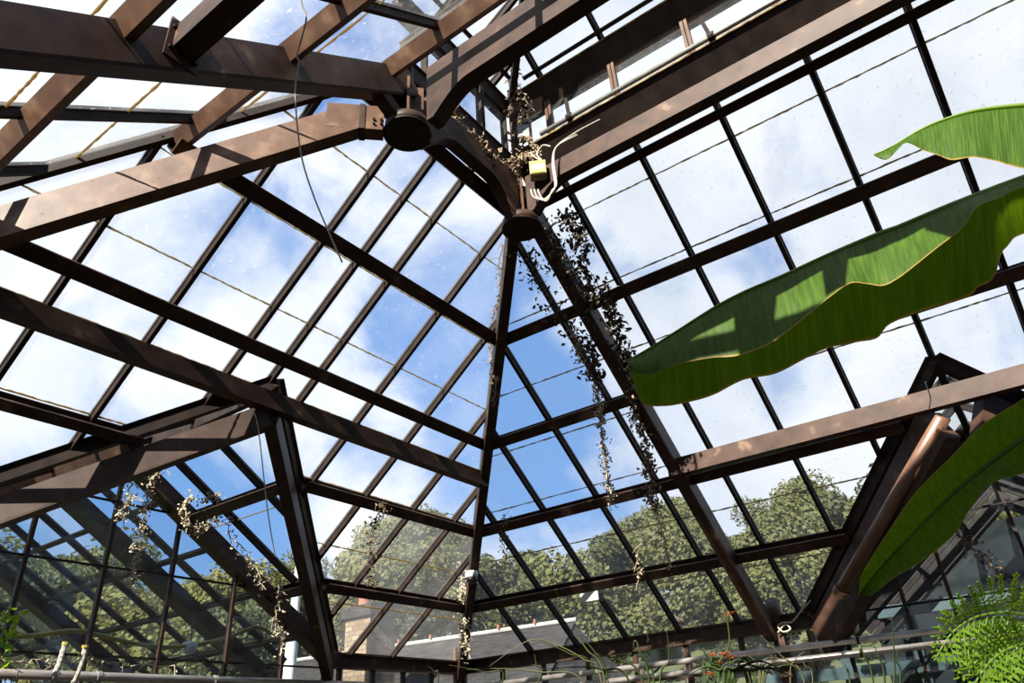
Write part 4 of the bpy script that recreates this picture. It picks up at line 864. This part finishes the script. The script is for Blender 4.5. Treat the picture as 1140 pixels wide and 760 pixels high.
for r, a, g, i in spots:
    k = rt.choice((0, 0, 1, 2)); x, y = r*cos(radians(a)), r*sin(radians(a)); z = ground(x, y)
    if not seen([(x, y, z), (x, y, z+7)], 40): continue
    src = protos[k]; t = src[0].copy(); C.objects.link(t)
    sc = rt.uniform(.8, 1.15)*(1.0 if g else .85)
    t.location = (x, y, z+ZO-.1); t.scale = (sc*1.15, sc*1.15, sc); t.rotation_euler = (0, 0, rt.uniform(0, 6))
    t['label'] = '%s on the hillside, %s tree rank, %s from the right' % (kinds[k], ('nearest', 'second', 'third', 'highest')[g], ORD[i]); t['group'] = 'hillside trees'
    for ch in src[1:]: c = ch.copy(); C.objects.link(c); c.parent = t; c.location = ch.location
for pr in protos:
    for o in pr[::-1]: bpy.data.objects.remove(o)
# slate house
hr = at(640, 692, 17.5); hl = at(452, 724, 19.5); hl.z = hr.z; t = thing('slate_house', (hr.x, hr.y, -ZO), 'long slate roofed house with pale ridge capping, seen through the right slope', 'house')
ad = (hl-hr); ad.z = 0; ad.normalize(); L = 9.0; side = Vector((ad.y, -ad.x, 0)); side = side if side.dot(-hr) > 0 else -side
def roofslab(s):
    e0 = hr+side*s*2.6+Vector((0, 0, -2.0)); return MB().slab([hr, hr+ad*L, e0+ad*L, e0], (side*s*2+Vector((0, 0, 2.6))).normalized(), .08)
roofslab(1).build('roof_slope', SLATE, t); roofslab(-1).build('roof_slope', SLATE, t)
MB().tube([hr-ad*.05+Vector((0, 0, .05)), hr+ad*L+Vector((0, 0, .03))], .055, 8).build('ridge_cap', RIDGE, t)
for k in range(1, 9): MB().obox(hr+ad*k*1.05+Vector((0, 0, .13)), ad*.03, side*.1, (0, 0, .05)).build('ridge_clip', TERRA, t)
MB().slab([hr, hr+side*2.6+Vector((0, 0, -2.0)), hr-ad*1.5+side*1.2+Vector((0, 0, -2.0)), hr-ad*1.5-side*1.2+Vector((0, 0, -2.0)), hr-side*2.6+Vector((0, 0, -2.0))], (-ad+Vector((0, 0, .8))).normalized(), .05).build('hip_slope', SLATE, t)
b = MB(); pts = [hr+Vector((0, 0, -.15)), hr+side*2.4+Vector((0, 0, -2.0)), hr+side*2.4+Vector((0, 0, -hr.z-ZO)), hr-side*2.4+Vector((0, 0, -hr.z-ZO)), hr-side*2.4+Vector((0, 0, -2.0))]
b.add(pts+[q+ad*L for q in pts], [(0, 1, 2, 3, 4), (9, 8, 7, 6, 5)]+[(i, i+5, (i+1) % 5+5, (i+1) % 5) for i in range(1, 4)]); b.build('wall', RENDERW, t)
# chimney
m, n_ = nt('chimney_brick'); BRICK = m; out = N(n_, 'ShaderNodeOutputMaterial'); bb = N(n_, 'ShaderNodeBsdfPrincipled', i_Roughness=.9); br = N(n_, 'ShaderNodeTexBrick', i_Scale=1.); tc = N(n_, 'ShaderNodeTexCoord'); mp = N(n_, 'ShaderNodeMapping'); mp.inputs['Rotation'].default_value = (pi/2, 0, 0)
cm = N(n_, 'ShaderNodeCombineXYZ'); sx = N(n_, 'ShaderNodeSeparateXYZ'); n_.links.new(tc.outputs['Object'], sx.inputs[0]); ad_ = N(n_, 'ShaderNodeMath', operation='ADD'); n_.links.new(sx.outputs[0], ad_.inputs[0]); n_.links.new(sx.outputs[1], ad_.inputs[1]); n_.links.new(ad_.outputs[0], cm.inputs[0]); n_.links.new(sx.outputs[2], cm.inputs[1]); n_.links.new(cm.outputs[0], br.inputs['Vector'])
br.inputs['Color1'].default_value = (.20, .15, .09, 1); br.inputs['Color2'].default_value = (.11, .07, .04, 1); br.inputs['Mortar'].default_value = (.08, .06, .05, 1); br.inputs['Brick Width'].default_value = .23; br.inputs['Row Height'].default_value = .105; br.inputs['Mortar Size'].default_value = .012
n_.links.new(br.outputs[0], bb.inputs[0]); n_.links.new(bb.outputs[0], out.inputs[0])
cb = at(412, 712, 16.5); t = thing('brick_chimney', (cb.x, cb.y, -ZO), 'pale brick chimney stack with a terracotta pot, seen low through the left slope', 'chimney')
w = .40; MB().box((cb.x-w, cb.y-w, -ZO), (cb.x+w, cb.y+w, cb.z+.45)).build('stack', BRICK, t)
MB().box((cb.x-w-.08, cb.y-w-.08, cb.z+.45), (cb.x+w+.08, cb.y+w+.08, cb.z+.70)).build('cap_course', SLATE, t)
MB().lathe((cb.x-.12, cb.y+.1, cb.z+.70), [(.16, 0), (.15, .06), (.12, .36), (.15, .40), (.15, .46), (.11, .46)], 16).build('chimney_pot', TERRA, t, True)
# white glare streak, taken for a reflection, modelled as a pole
pb = at(323, 740, 14.0); pt = at(328, 590, 14.0); t = thing('glare_pole', (pb.x, pb.y, -ZO), 'tall tapering white glare streak, modelled as a pole beyond the left wing', 'pole')
MB().tube([(pb.x, pb.y, -ZO), (pb.x, pb.y, pb.z+.3), (pb.x, pb.y, (pb.z+pt.z)/2), (pb.x, pb.y, pt.z)], [.13, .12, .09, .05], 12).build('shaft', WHITE, t, True)
MB().lathe((pb.x, pb.y, pt.z), [(.05, 0), (.07, .02), (.07, .06), (.02, .12)], 12).build('glare_tip', WHITE, t, True)
# next-door glasshouse bay beyond the right wing partition: teal frames
for i, y in enumerate((2.1, 1.35, .35, -.5, -1.4)):
    t = thing('frame_post', (9.2, y, -ZO), 'teal painted frame post beyond the right wing glass, %s from the left' % ORD[i], 'post', 'teal frame posts beyond the right wing')
    MB().box((9.15, y-.05, -ZO), (9.25, y+.05, .98)).build('post', TEAL, t)
    MB().bar((9.15, y, -.1), (8.55, y+.25, -.7), .06, .06).build('brace', TEAL, t)
for i, z in enumerate((.55, 1.1)):
    tag(MB().bar((9.1, -3, z), (9.1, 3, z), .08, .12).build('cross_rail', TEAL), '%s teal cross rail beyond the right wing glass' % ('lower', 'upper')[i], 'rail', 'teal cross rails')
tag(MB().box((10.8, -4, -ZO), (11.0, 2.0, 2.1)).build('dim_interior_wall', TEALW), 'dark wall added for the dim interior beyond the right wing', 'wall')  # wall added to stand for the dark interior seen through the wing
# ------------------------------------------------------------------ sky and sun
w = bpy.data.worlds.new('sky'); SC.world = w; w.use_nodes = True; n = w.node_tree; n.nodes.clear()
out = N(n, 'ShaderNodeOutputWorld'); bg = N(n, 'ShaderNodeBackground'); tc = N(n, 'ShaderNodeTexCoord'); nm = N(n, 'ShaderNodeVectorMath', operation='NORMALIZE'); n.links.new(tc.outputs['Generated'], nm.inputs[0])
no = N(n, 'ShaderNodeTexNoise', i_Scale=3.2, i_Detail=9., i_Roughness=.56); no.inputs['Distortion'].default_value = .35; n.links.new(nm.outputs[0], no.inputs['Vector'])
acc = no.outputs[0]
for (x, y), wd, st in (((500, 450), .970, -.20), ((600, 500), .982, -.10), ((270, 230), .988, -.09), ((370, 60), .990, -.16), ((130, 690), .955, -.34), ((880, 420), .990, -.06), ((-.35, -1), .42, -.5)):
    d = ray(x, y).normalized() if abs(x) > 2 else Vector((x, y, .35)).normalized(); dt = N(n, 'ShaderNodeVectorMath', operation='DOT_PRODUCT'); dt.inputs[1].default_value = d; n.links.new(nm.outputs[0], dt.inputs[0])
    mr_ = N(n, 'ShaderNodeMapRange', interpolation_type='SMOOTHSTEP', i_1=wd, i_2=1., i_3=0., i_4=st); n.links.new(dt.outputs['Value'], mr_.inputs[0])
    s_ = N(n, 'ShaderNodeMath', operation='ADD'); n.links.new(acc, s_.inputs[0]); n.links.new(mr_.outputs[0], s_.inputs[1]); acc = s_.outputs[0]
cl = N(n, 'ShaderNodeMapRange', interpolation_type='SMOOTHSTEP', i_1=.24, i_2=.45); n.links.new(acc, cl.inputs[0])
sx = N(n, 'ShaderNodeSeparateXYZ'); n.links.new(nm.outputs[0], sx.inputs[0])
blue = ramp(n, sx.outputs[2], [(.0, (.42, .58, .82)), (.25, (.22, .42, .80)), (.9, (.10, .25, .62))])
n3 = N(n, 'ShaderNodeTexNoise', i_Scale=5., i_Detail=6.); n.links.new(nm.outputs[0], n3.inputs['Vector'])
cloud = ramp(n, n3.outputs[0], [(.3, (.74, .79, .90)), (.7, (.98, .98, 1.0))])
mx = N(n, 'ShaderNodeMix', data_type='RGBA'); n.links.new(cl.outputs[0], mx.inputs[0]); n.links.new(blue, mx.inputs[6]); n.links.new(cloud, mx.inputs[7])
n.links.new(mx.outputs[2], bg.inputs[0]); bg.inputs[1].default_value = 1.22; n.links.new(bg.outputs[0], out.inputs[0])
su = bpy.data.lights.new('sun', 'SUN'); su.energy = 20; su.angle = .009; su.color = (1, .93, .82); so = bpy.data.objects.new('sun', su); C.objects.link(so)
so.rotation_euler = Vector((-.83, -.07, .555)).to_track_quat('Z', 'Y').to_euler()
SC.view_settings.view_transform = 'Standard'; SC.view_settings.look = 'None'; SC.view_settings.exposure = 0; SC.view_settings.gamma = 1; SC.view_settings.use_curve_mapping = False
SC.cycles.transparent_max_bounces = 48; SC.cycles.max_bounces = 10; SC.cycles.caustics_reflective = False; SC.cycles.caustics_refractive = False
